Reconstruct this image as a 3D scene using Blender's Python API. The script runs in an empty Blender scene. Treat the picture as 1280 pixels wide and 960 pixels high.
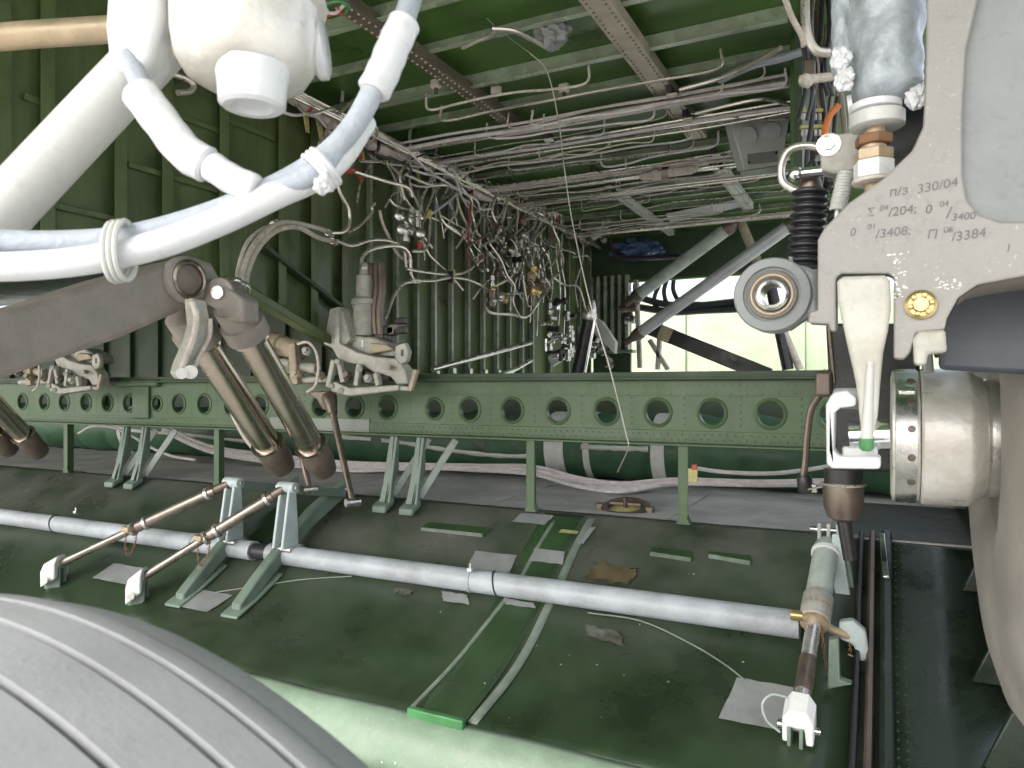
import bpy, bmesh, math, random
from mathutils import Vector as V, Matrix
rnd = random.Random(7)
sc = bpy.context.scene
col = sc.collection

# ------------------------------------------------------------------ camera, world, sun, exposure
F = 920.0                                   # focal length in photograph pixels
TH = math.atan(465 / 920)                   # the camera is turned this far left of the bay's depth axis
cam_d = bpy.data.cameras.new('camera')
cam_d.sensor_width = 36; cam_d.lens = 36 * F / 1280; cam_d.shift_y = 5 / 1280
cam_d.clip_start = 0.02; cam_d.clip_end = 500
cam = bpy.data.objects.new('camera', cam_d); col.objects.link(cam)
cam.location = (0, 0, 0); cam.rotation_euler = (math.radians(90), 0, TH)
cam_d.dof.use_dof = True; cam_d.dof.focus_distance = 4.2; cam_d.dof.aperture_fstop = 9.0
sc.camera = cam
w = bpy.data.worlds.new('World'); sc.world = w; w.use_nodes = True
nt = w.node_tree
sky = nt.nodes.new('ShaderNodeTexSky'); sky.sky_type = 'NISHITA'; sky.sun_disc = False
SUN_EL, SUN_AZ = math.radians(42), math.radians(200)
sky.sun_elevation = SUN_EL; sky.sun_rotation = SUN_AZ
sky.dust_density = 4.0; sky.air_density = 1.0; sky.ozone_density = 1.0
hs = nt.nodes.new('ShaderNodeHueSaturation'); hs.inputs['Saturation'].default_value = .4      # hazy, nearly white daylight
nt.links.new(sky.outputs[0], hs.inputs['Color']); nt.links.new(hs.outputs[0], nt.nodes['Background'].inputs[0])
nt.nodes['Background'].inputs[1].default_value = 0.15
sd = bpy.data.lights.new('sun', 'SUN'); sd.energy = .9; sd.angle = math.radians(25); sd.color = (1, .96, .9)
so = bpy.data.objects.new('sun', sd); col.objects.link(so)
sdir = V((math.sin(SUN_AZ) * math.cos(SUN_EL), math.cos(SUN_AZ) * math.cos(SUN_EL), math.sin(SUN_EL)))
so.rotation_euler = sdir.to_track_quat('Z', 'Y').to_euler(); so.location = sdir * 20
sc.view_settings.view_transform = 'Standard'; sc.view_settings.look = 'None'
sc.view_settings.gamma = 1; sc.view_settings.exposure = 1.9
sc.cycles.max_bounces = 10; sc.cycles.diffuse_bounces = 6; sc.cycles.glossy_bounces = 4

# ------------------------------------------------------------------ surveying the photograph: sight line meets a plane
C_, S_ = math.cos(TH), math.sin(TH)
def ray(x, y):
    t = (x - 640) / F; k = (485 - y) / F
    return V((t * C_ - S_, t * S_ + C_, k))          # unit depth
def ad(x, y, d): return ray(x, y) * d                # at depth d
def av(x, y, v): r = ray(x, y); return r * (v / r.y)
def au(x, y, u): r = ray(x, y); return r * (u / r.x)
def az(x, y, z): r = ray(x, y); return r * (z / r.z)
def px(v, pts): return [av(x, y, v) for x, y in pts]
def pd(d, pts): return [ad(x, y, d) for x, y in pts]

# ------------------------------------------------------------------ materials
MATS = {}
def mat(name, base, rough=.5, metal=0.0, var=.25, dirt=None, dirt_amt=.35, scale=6, bump=.15, spec=.5, fine=60, coat=0, streak=0, rvar=.15, speck=0):
    m = bpy.data.materials.new(name); m.use_nodes = True
    n = m.node_tree; L = n.links; b = n.nodes['Principled BSDF']
    tc = n.nodes.new('ShaderNodeTexCoord'); oi = n.nodes.new('ShaderNodeObjectInfo')
    vm = n.nodes.new('ShaderNodeVectorMath'); vm.operation = 'MULTIPLY_ADD'
    sv = n.nodes.new('ShaderNodeCombineXYZ')
    for i in range(3): L.new(oi.outputs['Random'], sv.inputs[i])
    L.new(sv.outputs[0], vm.inputs[0]); vm.inputs[1].default_value = (17, 31, 23); L.new(tc.outputs['Object'], vm.inputs[2])
    def noise(s, det, ro=.6, vec=None):
        t = n.nodes.new('ShaderNodeTexNoise'); t.inputs['Scale'].default_value = s; t.inputs['Detail'].default_value = det
        t.inputs['Roughness'].default_value = ro; L.new(vec or vm.outputs[0], t.inputs['Vector']); return t
    def ramp(src, a, b_):
        r = n.nodes.new('ShaderNodeMapRange'); r.inputs[1].default_value = a; r.inputs[2].default_value = b_
        r.clamp = True; L.new(src, r.inputs[0]); return r.outputs[0]
    def mix(fac, A, B, mode='MIX'):
        x = n.nodes.new('ShaderNodeMix'); x.data_type = 'RGBA'; x.blend_type = mode
        if isinstance(fac, float): x.inputs[0].default_value = fac
        else: L.new(fac, x.inputs[0])
        for k, q in ((6, A), (7, B)):
            if isinstance(q, tuple): x.inputs[k].default_value = (*q, 1)
            else: L.new(q, x.inputs[k])
        return x.outputs[2]
    def mul(s, k):
        x = n.nodes.new('ShaderNodeMath'); x.operation = 'MULTIPLY'; L.new(s, x.inputs[0]); x.inputs[1].default_value = k; return x.outputs[0]
    n1 = noise(scale, 6); n2 = noise(fine, 4); n3 = noise(scale * .45, 8, .7)
    lo = tuple(c * (1 - var) for c in base); hi = tuple(min(1, c * (1 + var)) for c in base)
    c = mix(ramp(n1.outputs[0], .3, .7), lo, hi)
    c = mix(mul(ramp(n2.outputs[0], .55, .75), .35), c, tuple(x * .6 for x in base))
    if dirt is None: dirt = tuple(x * .35 + .012 for x in base)
    c = mix(mul(ramp(n3.outputs[0], .45, .72), dirt_amt), c, dirt)
    if streak:
        mp = n.nodes.new('ShaderNodeMapping'); mp.inputs['Scale'].default_value = (14, 14, .8); L.new(vm.outputs[0], mp.inputs[0])
        n4 = noise(1.6, 5, .6, mp.outputs[0]); c = mix(mul(ramp(n4.outputs[0], .5, .72), streak), c, dirt)
    if speck:
        n5 = noise(fine * 2.2, 2, .5); c = mix(mul(ramp(n5.outputs[0], .68, .72), speck), c, tuple(min(1, x * 1.6 + .12) for x in base))
    L.new(c, b.inputs['Base Color'])
    rr = n.nodes.new('ShaderNodeMapRange'); L.new(n1.outputs[0], rr.inputs[0]); rr.inputs[1].default_value = .3; rr.inputs[2].default_value = .7
    rr.inputs[3].default_value = max(.05, rough - rvar); rr.inputs[4].default_value = min(1, rough + rvar); L.new(rr.outputs[0], b.inputs['Roughness'])
    b.inputs['Metallic'].default_value = metal; b.inputs['Specular IOR Level'].default_value = spec
    if coat: b.inputs['Coat Weight'].default_value = coat; b.inputs['Coat Roughness'].default_value = .2
    if bump:
        bp = n.nodes.new('ShaderNodeBump'); bp.inputs['Strength'].default_value = bump; bp.inputs['Distance'].default_value = .004
        ad_ = n.nodes.new('ShaderNodeMath'); ad_.operation = 'ADD'; L.new(n1.outputs[0], ad_.inputs[0]); L.new(n2.outputs[0], ad_.inputs[1])
        L.new(ad_.outputs[0], bp.inputs['Height']); L.new(bp.outputs[0], b.inputs['Normal'])
    MATS[name] = m; return m
mat('bay_green', (.064, .142, .026), .38, var=.3, scale=3, streak=.4, speck=.15)
mat('stringer_green', (.27, .32, .22), .28, var=.25, scale=5, spec=.6)  # lightened all over: light from the back opening is put into this colour
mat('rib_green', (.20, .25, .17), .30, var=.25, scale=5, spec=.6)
mat('wall_green', (.088, .124, .046), .42, var=.3, scale=3, streak=.5, speck=.15)
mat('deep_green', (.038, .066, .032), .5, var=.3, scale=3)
mat('girder_green', (.066, .118, .052), .42, var=.22, scale=4, streak=.35, speck=.15)
mat('girder_grey', (.22, .25, .21), .4, var=.2, scale=4)
mat('door_green', (.024, .044, .020), .34, var=.45, scale=2.2, dirt=(.085, .085, .07), dirt_amt=.6, speck=.2, rvar=.12)
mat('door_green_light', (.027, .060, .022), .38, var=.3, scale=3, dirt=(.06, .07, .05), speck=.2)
mat('bright_green', (.05, .19, .065), .4, var=.3)
mat('lip_green', (.19, .26, .19), .5, var=.2, scale=6, dirt=(.12, .2, .12), dirt_amt=.6, speck=.4)
mat('pale_green', (.28, .345, .225), .5, var=.12, scale=2)
mat('duct_green', (.045, .115, .058), .5, var=.3, scale=5)
mat('bracket_green', (.16, .215, .17), .4, var=.2, scale=6)
mat('pale_bracket', (.48, .55, .55), .42, var=.15, scale=8, dirt_amt=.3)
mat('strut_green', (.40, .45, .41), .35, var=.2, scale=8)
mat('floor_grey', (.44, .43, .41), .8, spec=.25, var=.25, scale=3, dirt=(.2, .2, .18), dirt_amt=.5)
mat('floor_dark', (.06, .065, .06), .6, var=.3)
mat('tape_grey', (.24, .25, .245), .5, var=.15, scale=9)
mat('tape_white', (.66, .66, .64), .6, var=.12, scale=12, bump=.4)
mat('white_tube', (.41, .44, .475), .45, var=.16, scale=5, dirt=(.20, .20, .19), dirt_amt=.85, speck=.3, fine=90)
mat('white_paint', (.72, .73, .71), .4, var=.08, scale=8, dirt_amt=.2, dirt=(.4, .38, .34))
mat('gloss_white', (.62, .63, .645), .28, var=.06, scale=6, dirt_amt=.15, dirt=(.45, .43, .4))
mat('strut_white', (.50, .50, .475), .35, var=.06, scale=6, dirt_amt=.2, dirt=(.4, .4, .36))
mat('hose_grey', (.36, .39, .44), .55, var=.12, scale=14, dirt_amt=.25, bump=.5, fine=120)
mat('gear_grey', (.285, .272, .255), .48, var=.1, scale=9, dirt=(.22, .19, .16), dirt_amt=.35, speck=.3, bump=.3)
mat('pocket_grey', (.25, .265, .265), .5, var=.08, scale=8)
mat('arm_grey', (.25, .22, .195), .5, var=.18, scale=7, dirt_amt=.35, bump=.3)
mat('uplock_grey', (.43, .42, .37), .5, var=.2, scale=12, dirt=(.13, .11, .08), dirt_amt=.6)
mat('uplock_tan', (.38, .32, .22), .5, var=.3, scale=12, dirt=(.12, .06, .04), dirt_amt=.6)
mat('steel', (.64, .62, .59), .27, .75, var=.12, scale=20, dirt_amt=.25)
mat('steel_pipe', (.60, .56, .50), .28, .65, var=.12, scale=5, dirt=(.32, .27, .22), dirt_amt=.35, fine=25, bump=.05)
mat('steel_warm', (.50, .435, .38), .24, 1.0, var=.08, scale=5, dirt=(.25, .19, .15), dirt_amt=.2, rvar=.06, fine=30, bump=.05)
mat('steel_brown', (.17, .135, .11), .4, .6, var=.25, scale=12)
mat('aluminium', (.68, .67, .64), .3, 1.0, var=.1, scale=14, dirt_amt=.3, dirt=(.4, .36, .3))
mat('hub_alu', (.70, .68, .64), .4, .35, var=.12, scale=10, dirt=(.33, .28, .2), dirt_amt=.6, bump=.3)
mat('chrome', (.82, .82, .84), .1, 1.0, var=.03, dirt_amt=.1, bump=.03)
mat('brass', (.55, .42, .2), .32, .8, var=.25, scale=20, dirt=(.3, .2, .08))
mat('tan_bolt', (.42, .33, .22), .45, .3, var=.2, scale=16, dirt=(.26, .14, .07))
mat('rust', (.20, .10, .05), .7, var=.4, scale=18)
mat('brown_beam', (.17, .14, .105), .45, .3, var=.25, scale=10)
mat('tan_beam', (.40, .36, .28), .45, .2, var=.2, scale=10, dirt=(.2, .15, .1), dirt_amt=.5)
mat('yellow_clip', (.42, .38, .14), .5, var=.2, scale=20)
mat('lagging', (.60, .54, .48), .75, var=.2, scale=30, dirt=(.26, .2, .16), dirt_amt=.6, bump=.8, fine=120)
mat('cable_white', (.62, .58, .58), .5, var=.15, scale=20, dirt=(.35, .28, .28))
mat('black_rubber', (.028, .028, .032), .42, var=.25, scale=10)
mat('black_steel', (.03, .03, .03), .35, .3, var=.3, scale=10)
mat('blue_plastic', (.05, .09, .18), .22, var=.4, scale=14)
mat('tyre_rubber', (.27, .275, .29), .6, var=.06, scale=8, dirt=(.33, .335, .345), dirt_amt=.4, speck=.12, fine=150, bump=.15)
mat('tyre_dark', (.075, .075, .08), .65, var=.15, scale=10)
mat('tyre_side', (.31, .285, .26), .62, var=.2, scale=5, dirt=(.22, .19, .16), dirt_amt=.6, bump=.4)
mat('red_paint', (.40, .05, .03), .45, var=.2)
mat('orange_wire', (.55, .16, .03), .45, var=.1)
mat('box_grey', (.52, .53, .52), .45, var=.08, scale=7)
mat('concrete', (.50, .49, .46), .85, var=.12, scale=2, fine=30)
mat('plastic_film', (.34, .37, .40), .3, var=.25, scale=14, dirt=(.3, .36, .42), dirt_amt=.5, bump=1.0, coat=.3, fine=30)
mat('marker_ink', (.16, .15, .16), .7, var=.2, bump=0)
mat('seam_light', (.17, .21, .17), .5, var=.25, scale=12, speck=.3)
mat('ochre_stain', (.10, .075, .035), .6, var=.5, scale=14, dirt=(.07, .07, .04), dirt_amt=.7)
mat('blackish_green', (.018, .028, .018), .3, var=.3)  # near-black green
mat('dark_blue_grey', (.055, .065, .08), .5, var=.15, scale=6)
mat('dirty_white', (.50, .49, .44), .5, var=.12, scale=14, dirt=(.26, .22, .16), dirt_amt=.55, bump=.4)
mat('pale_strut', (.46, .48, .49), .4, .2, var=.15, scale=6)
mat('rib_pale_lit', (.34, .38, .31), .3, var=.25, scale=5, dirt=(.14, .18, .12), dirt_amt=.5, spec=.6)  # ribs' light from the rear opening put into the colour; fins share it
mat('rod_steel', (.30, .26, .23), .32, .8, var=.2, scale=8, dirt=(.12, .1, .08))
mat('dust_patch', (.085, .085, .07), .6, var=.5, scale=20, dirt=(.04, .055, .035), dirt_amt=.8)
mat('yellow_patch', (.30, .30, .13), .5, var=.2)

# grey mixed in toward the upper part of the bay door, in uneven patches
def add_greying(m, y0, y1, colr, amt):
    n = m.node_tree; L = n.links; b = n.nodes['Principled BSDF']; src = b.inputs['Base Color'].links[0].from_socket
    tc = n.nodes.new('ShaderNodeTexCoord'); sp = n.nodes.new('ShaderNodeSeparateXYZ'); L.new(tc.outputs['Object'], sp.inputs[0])
    nz = n.nodes.new('ShaderNodeTexNoise'); nz.inputs['Scale'].default_value = 1.7; nz.inputs['Detail'].default_value = 7; nz.inputs['Roughness'].default_value = .62; L.new(tc.outputs['Object'], nz.inputs['Vector'])
    a = n.nodes.new('ShaderNodeMapRange'); a.inputs[1].default_value = y0; a.inputs[2].default_value = y1; a.interpolation_type = 'SMOOTHSTEP'; L.new(sp.outputs['Y'], a.inputs[0])
    c = n.nodes.new('ShaderNodeMapRange'); c.inputs[1].default_value = .36; c.inputs[2].default_value = .66; L.new(nz.outputs[0], c.inputs[0])
    k = n.nodes.new('ShaderNodeMath'); k.operation = 'MULTIPLY'; L.new(a.outputs[0], k.inputs[0]); L.new(c.outputs[0], k.inputs[1])
    k2 = n.nodes.new('ShaderNodeMath'); k2.operation = 'MULTIPLY'; L.new(k.outputs[0], k2.inputs[0]); k2.inputs[1].default_value = amt
    x = n.nodes.new('ShaderNodeMix'); x.data_type = 'RGBA'; L.new(k2.outputs[0], x.inputs[0]); L.new(src, x.inputs[6]); x.inputs[7].default_value = (*colr, 1); L.new(x.outputs[2], b.inputs['Base Color'])
add_greying(MATS['door_green'], -.25, .65, (.15, .148, .135), .8)

# ------------------------------------------------------------------ mesh builder
class MB:
    def __init__(s): s.v = []; s.f = []
    def add(s, vs, fs):
        o = len(s.v); s.v += [V(p) for p in vs]; s.f += [[i + o for i in q] for q in fs]; return s
    def prism(s, pts, off):
        n = len(pts); off = V(off); A = [V(p) for p in pts]; B = [p + off for p in A]
        return s.add(A + B, [list(range(n)), list(range(2 * n - 1, n - 1, -1))] + [[i, i + n, (i + 1) % n + n, (i + 1) % n] for i in range(n)])
    def obox(s, c, ax, ay, az_):
        c = V(c); P = [c + ax * i + ay * j + az_ * k for k in (-1, 1) for i, j in ((-1, -1), (1, -1), (1, 1), (-1, 1))]
        return s.add(P, [[3, 2, 1, 0], [4, 5, 6, 7], [0, 1, 5, 4], [1, 2, 6, 5], [2, 3, 7, 6], [3, 0, 4, 7]])
    def box(s, c, size): return s.obox(c, V((size[0] / 2, 0, 0)), V((0, size[1] / 2, 0)), V((0, 0, size[2] / 2)))
    def bar(s, a, b, w_, h_, up=(0, 0, 1)):
        a, b = V(a), V(b); d = (b - a); x = d.cross(V(up))
        if x.length < 1e-6: x = V((1, 0, 0))
        x.normalize(); y = x.cross(d).normalized()
        return s.obox((a + b) / 2, x * w_ / 2, d / 2, y * h_ / 2)
    def tube(s, pts, r, n=8, caps=True):
        pts = [V(p) for p in pts]; k = len(pts); rs = r if isinstance(r, (list, tuple)) else [r] * k
        t0 = (pts[1] - pts[0]).normalized(); x = t0.orthogonal().normalized(); vs = []; pt = t0
        for i, p in enumerate(pts):
            t = ((pts[min(i + 1, k - 1)] - pts[max(i - 1, 0)])); t = t.normalized() if t.length > 1e-9 else pt
            x = (x - t * x.dot(t)); x = x.normalized() if x.length > 1e-6 else t.orthogonal().normalized(); y = t.cross(x); pt = t
            for j in range(n):
                a = 2 * math.pi * j / n; vs.append(p + (x * math.cos(a) + y * math.sin(a)) * rs[i])
        fs = [[i * n + j, i * n + (j + 1) % n, (i + 1) * n + (j + 1) % n, (i + 1) * n + j] for i in range(k - 1) for j in range(n)]
        if caps: fs += [list(range(n - 1, -1, -1)), list(range((k - 1) * n, k * n))]
        return s.add(vs, fs)
    def lathe(s, p, axis, prof, n=24, caps=True):
        p = V(p); a = V(axis).normalized(); x = a.orthogonal().normalized(); y = a.cross(x); vs = []; k = len(prof)
        for r, h in prof:
            for j in range(n):
                t = 2 * math.pi * j / n; vs.append(p + a * h + (x * math.cos(t) + y * math.sin(t)) * max(r, 1e-4))
        fs = [[i * n + j, i * n + (j + 1) % n, (i + 1) * n + (j + 1) % n, (i + 1) * n + j] for i in range(k - 1) for j in range(n)]
        if caps: fs += [list(range(n - 1, -1, -1)), list(range((k - 1) * n, k * n))]
        return s.add(vs, fs)
    def cyl(s, a, b, r, n=16, r2=None):
        a, b = V(a), V(b); return s.lathe(a, b - a, [(r, 0), (r if r2 is None else r2, (b - a).length)], n)
    def torus(s, c, axis, R, r, n=24, m=8):
        prof = [(R + r * math.cos(2 * math.pi * i / m), r * math.sin(2 * math.pi * i / m)) for i in range(m)] + [(R + r, 0)]
        return s.lathe(c, axis, prof, n, caps=False)
    def dome(s, c, nrm, r, h=None):
        h = h or r * .6
        return s.lathe(c, nrm, [(r, 0), (r * .75, h * .7), (r * .2, h)], 6)
    def grid(s, rows):
        n = len(rows[0]); return s.add([p for r in rows for p in r], [[i * n + j, i * n + j + 1, (i + 1) * n + j + 1, (i + 1) * n + j] for i in range(len(rows) - 1) for j in range(n - 1)])

def smooth(pts, k=6):
    pts = [V(p) for p in pts]
    if len(pts) < 3: return pts
    q = [2 * pts[0] - pts[1]] + pts + [2 * pts[-1] - pts[-2]]; out = []
    for i in range(1, len(q) - 2):
        p0, p1, p2, p3 = q[i - 1:i + 3]
        for j in range(k):
            t = j / k
            out.append(.5 * ((2 * p1) + (p2 - p0) * t + (2 * p0 - 5 * p1 + 4 * p2 - p3) * t * t + (3 * p1 - p0 - 3 * p2 + p3) * t ** 3))
    return out + [pts[-1]]

WLOC = {}
def obj(name, mb, m, parent=None, bevel=0, flat=False, kind=None, ang=38, solid=0, seg=2):
    lo = V([min(p[i] for p in mb.v) for i in range(3)]); hi = V([max(p[i] for p in mb.v) for i in range(3)])
    o0 = V(((lo.x + hi.x) / 2, (lo.y + hi.y) / 2, lo.z))
    me = bpy.data.meshes.new(name); me.from_pydata([p - o0 for p in mb.v], [], mb.f)
    me.materials.append(MATS[m])
    bm = bmesh.new(); bm.from_mesh(me); bmesh.ops.recalc_face_normals(bm, faces=bm.faces); bm.to_mesh(me); bm.free()
    if not flat:
        me.shade_smooth()
        try: me.set_sharp_from_angle(angle=math.radians(ang))
        except Exception: pass
    o = bpy.data.objects.new(name, me); col.objects.link(o)
    o.location = o0 - (WLOC[parent.name] if parent else V()); WLOC[o.name] = o0
    if parent: o.parent = parent
    if solid:
        md = o.modifiers.new('thickness', 'SOLIDIFY'); md.thickness = solid; md.offset = 1
    if bevel:
        md = o.modifiers.new('edge', 'BEVEL'); md.width = bevel; md.segments = seg; md.limit_method = 'ANGLE'; md.angle_limit = math.radians(50)
        md.harden_normals = False
    if kind: o['kind'] = kind
    return o
def tag(o, label, cat, group=None):
    o['label'] = label; o['category'] = cat
    if group: o['group'] = group
    return o
def thing(name, label, cat, loc, group=None):
    o = bpy.data.objects.new(name, None); col.objects.link(o); o.location = loc; WLOC[o.name] = V(loc); o.empty_display_size = .05
    return tag(o, label, cat, group)
def pipe(name, label, cat, pts, r, m, group=None, k=6, n=8):
    return tag(obj(name, MB().tube(smooth(pts, k), r, n), m), label, cat, group)

UW, HC, VG = -3.4, 1.92, 4.0            # left wall, ceiling height, girder plane
RW = -.42

# ================================================================== SETTING
g = obj('ground', MB().grid([[V((u, v, -1.62)) for u in (-60, 60)] for v in (-60, 60)]), 'concrete', kind='structure')

# ceiling skin, one sheet with panels between the stringers
ce = obj('ceiling', MB().box(((UW + RW) / 2 + .3, 5.5, HC + .02), (RW - UW + .8, 7.2, .04)), 'bay_green', kind='structure')
for i in range(14):
    v = 2.53 + .46 * i
    if v > 8.9: break
    zt = HC - .001; m_ = MB()
    big = i in (1, 3)
    hh = .085 if big else .055
    m_.box(((UW + RW) / 2, v, zt - hh / 2), (RW - UW - .02, .006, hh))
    m_.box(((UW + RW) / 2, v - .018, zt - hh - .002), (RW - UW - .02, .042, .005))
    obj('stringer', m_, 'stringer_green', ce, bevel=.0015)
rv = MB()
for i in range(14):
    v = 2.53 + .46 * i
    for k in range(46):
        if rnd.random() < .5: rv.dome((UW + .05 + k * .063, v + .03, HC), (0, 0, -1), .005)
obj('rivets', rv, 'stringer_green', ce, kind='stuff')

# ceiling cross-members: thing-like beams bolted under the stringers
def cross_beam(label, u, v0, v1, wid, m, z, rivcol, edge):
    t = thing('ceiling_beam', label, 'beam', (u, v0, z - .03))
    b = MB(); b.box((u, (v0 + v1) / 2, z - .006), (wid, v1 - v0, .012))
    b.box((u - wid / 2 + .004, (v0 + v1) / 2, z + .027), (.008, v1 - v0, .053)); b.box((u + wid / 2 - .004, (v0 + v1) / 2, z + .027), (.008, v1 - v0, .053))
    obj('channel', b, m, t, bevel=.002)
    r = MB(); k = int((v1 - v0) / .045)
    for i in range(k):
        for q in ((-.32, .32) if wid > .07 else (0,)):
            r.dome((u + q * wid + rnd.uniform(-.003, .003), v0 + .02 + i * .045, z - .012), (0, 0, -1), .008, .007)
    obj('rivets', r, rivcol, t, kind='stuff')
    return t
ZB = HC - .11
cross_beam('tan riveted ceiling beam with two rivet rows, running past the grey junction box', -1.2, 1.95, 5.35, .13, 'tan_beam', ZB, 'brown_beam', 1)
cross_beam('short pale green ceiling beam behind the tan riveted beam', -1.22, 6.05, 7.7, .1, 'strut_green', ZB, 'tan_beam', 0)
cross_beam('dark brown riveted ceiling beam nearest the left wall', -2.285, 1.95, 4.75, .085, 'brown_beam', ZB, 'tan_beam', 0)
cross_beam('narrow pale beam under the far ceiling beyond the dark brown beam', -2.24, 6.5, 8.6, .075, 'strut_green', ZB, 'tan_beam', 0)

# unseen fuselage underside over the camera, added to cut light on the floor
obj('fuselage_shade', MB().box((-2.5, .1, HC + .10), (16, 3.5, .08)), 'bay_green', kind='structure')

# left wall with its raking lower edge
def wall_poly(u): return [V((u, 1.2, HC)), V((u, 9.0, HC)), V((u, 9.0, .06)), V((u, 4.55, .06)), V((u, 3.87, .34)), V((u, 3.24, .60)), V((u, 1.2, .56))]
wl = obj('wall', MB().prism(wall_poly(UW), (-.04, 0, 0)), 'wall_green', kind='structure')
def zlow(v):
    if v >= 4.55: return .06
    if v >= 3.87: return .34 - (v - 3.87) / .68 * .28
    if v >= 3.24: return .60 - (v - 3.24) / .63 * .26
    return .56 + (v - 1.2) / 2.04 * .04
def v_at(x): t = (x - 640) / F; return -UW * (C_ + t * S_) / (S_ - t * C_)
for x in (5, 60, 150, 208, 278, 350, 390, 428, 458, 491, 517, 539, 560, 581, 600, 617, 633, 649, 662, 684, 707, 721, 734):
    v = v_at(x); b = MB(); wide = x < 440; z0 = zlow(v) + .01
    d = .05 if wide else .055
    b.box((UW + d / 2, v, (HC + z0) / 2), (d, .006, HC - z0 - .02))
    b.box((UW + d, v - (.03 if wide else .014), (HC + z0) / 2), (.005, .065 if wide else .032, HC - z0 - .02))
    obj('rib', b, 'wall_green' if wide else ('rib_pale_lit' if 530 < x < 670 else 'rib_green'), wl, bevel=.0015)  # middle ribs get the paler colour that holds the rear light
# panel edging and the raking sill on the near part of the wall
for (x0, y0, x1, y1) in ((15, 245, 150, 268), (155, 118, 275, 170), (160, 205, 345, 235), (285, 150, 345, 170), (30, 120, 140, 150)):
    a, b_ = au(x0, y0, UW + .02), au(x1, y1, UW + .02); b_.z = a.z
    obj('panel_strip', MB().bar(a, b_, .012, .03), 'wall_green', wl, bevel=.003)
b = MB(); b.prism([V((UW + .005, 3.0, .60)), V((UW + .005, 4.6, .02)), V((UW + .16, 4.6, .0)), V((UW + .16, 3.0, .56))], (0, 0, .06))
obj('raking_sill', b, 'wall_green', wl, bevel=.01)
b = MB(); b.prism([V((UW + .01, 3.3, .84)), V((UW + .01, 4.45, .36)), V((UW + .075, 4.45, .36)), V((UW + .075, 3.3, .84))], (0, 0, .03))
obj('raking_stiffener', b, 'deep_green', wl, bevel=.004)
# white end fittings where the ribs meet the sill
for x in (539, 560, 581, 600, 617, 633):
    v = v_at(x); b = MB(); b.box((UW + .07, v - .014, .13), (.02, .05, .09)); b.box((UW + .08, v - .014, .085), (.05, .085, .014)); b.cyl((UW + .085, v - .03, .1), (UW + .085, v - .03, .13), .012, 8)
    obj('rib_fitting', b, 'aluminium', wl, bevel=.003)
# dark sheet added for the shade seen through the girder holes
obj('hole_shade_sheet', MB().box((-.9, 6.05, -.39), (5.2, .06, .70)), 'deep_green', kind='structure')
obj('outer_shade_roof', MB().box((UW - 6.6, 3.6, 1.35), (13.0, 6.6, .05)), 'deep_green', kind='structure')  # unseen roof added to block sky light from the outer bay
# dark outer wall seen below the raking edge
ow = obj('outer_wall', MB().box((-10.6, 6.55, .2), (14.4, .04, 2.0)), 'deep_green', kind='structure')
for i in range(22):
    obj('rib', MB().box((-15.6 + i * .55, 6.5, .2), (.03, .06, 1.98)), 'deep_green', ow, bevel=.004)
# right wall, dark, above the girder
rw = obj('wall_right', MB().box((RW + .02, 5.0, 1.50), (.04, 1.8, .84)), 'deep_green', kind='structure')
for i in range(4):
    obj('rib', MB().box((RW - .02, 4.3 + i * .45, 1.50), (.04, .02, .82)), 'bay_green', rw, bevel=.003)
# far bulkhead: header across the bay and a finned post on the left
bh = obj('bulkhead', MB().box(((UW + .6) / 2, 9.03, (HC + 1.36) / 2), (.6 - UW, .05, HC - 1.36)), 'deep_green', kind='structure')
b = MB().box(((UW + .6) / 2, 8.97, 1.345), (.6 - UW, .1, .03)); obj('header_flange', b, 'bay_green', bh, bevel=.004)
b = MB().box((-3.12, 9.03, .72), (.5, .05, 1.26)); obj('side_panel', b, 'deep_green', bh)
for i in range(6):
    u = -3.36 + i * .095
    obj('fin', MB().box((u, 8.94, .95), (.042, .1, .95)), 'rib_pale_lit', bh, bevel=.004)
obj('fin_sill', MB().box((-3.1, 8.92, .46), (.62, .16, .04)), 'rib_green', bh, bevel=.005)
# the pale daylit panel beyond the bay
pp = obj('far_panel', MB().box((-2.2, 12.6, .35), (9, .05, 2.3)), 'pale_green', kind='structure')
for i in range(4): obj('rib', MB().box((-5 + i * 1.9, 12.55, .35), (.16, .05, 2.3)), 'pale_green', pp, bevel=.005)

# lower floor behind the girder
fl = obj('floor', MB().box((-6.5, 5.3, -.755), (14.0, 2.62, .04)), 'floor_grey', kind='structure')
for (u0, u1, v0, v1, m_) in ((-1.05, -.25, 4.02, 5.2, 'floor_grey'), (-2.2, -1.08, 4.02, 5.2, 'floor_grey'), (-3.6, -2.23, 4.02, 5.2, 'floor_grey'), (-5.2, -3.63, 4.02, 5.2, 'floor_grey'), (-6.9, -5.23, 4.02, 5.2, 'floor_grey'), (-.22, .45, 4.02, 5.2, 'floor_dark')):
    obj('floor_panel', MB().box(((u0 + u1) / 2, (v0 + v1) / 2, -.7325), (u1 - u0, v1 - v0, .005)), m_, fl, bevel=.0015)
# dark side wall and rails right of the door
sw = obj('side_wall', MB().box((.46, 4.6, -.85), (.04, 2.8, 1.6)), 'blackish_green', kind='structure')
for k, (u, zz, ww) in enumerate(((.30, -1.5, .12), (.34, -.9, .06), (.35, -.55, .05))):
    obj('ledge', MB().box((u + .06, 4.6, zz), (ww, 2.7, .05)), 'deep_green', sw, bevel=.01)

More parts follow.
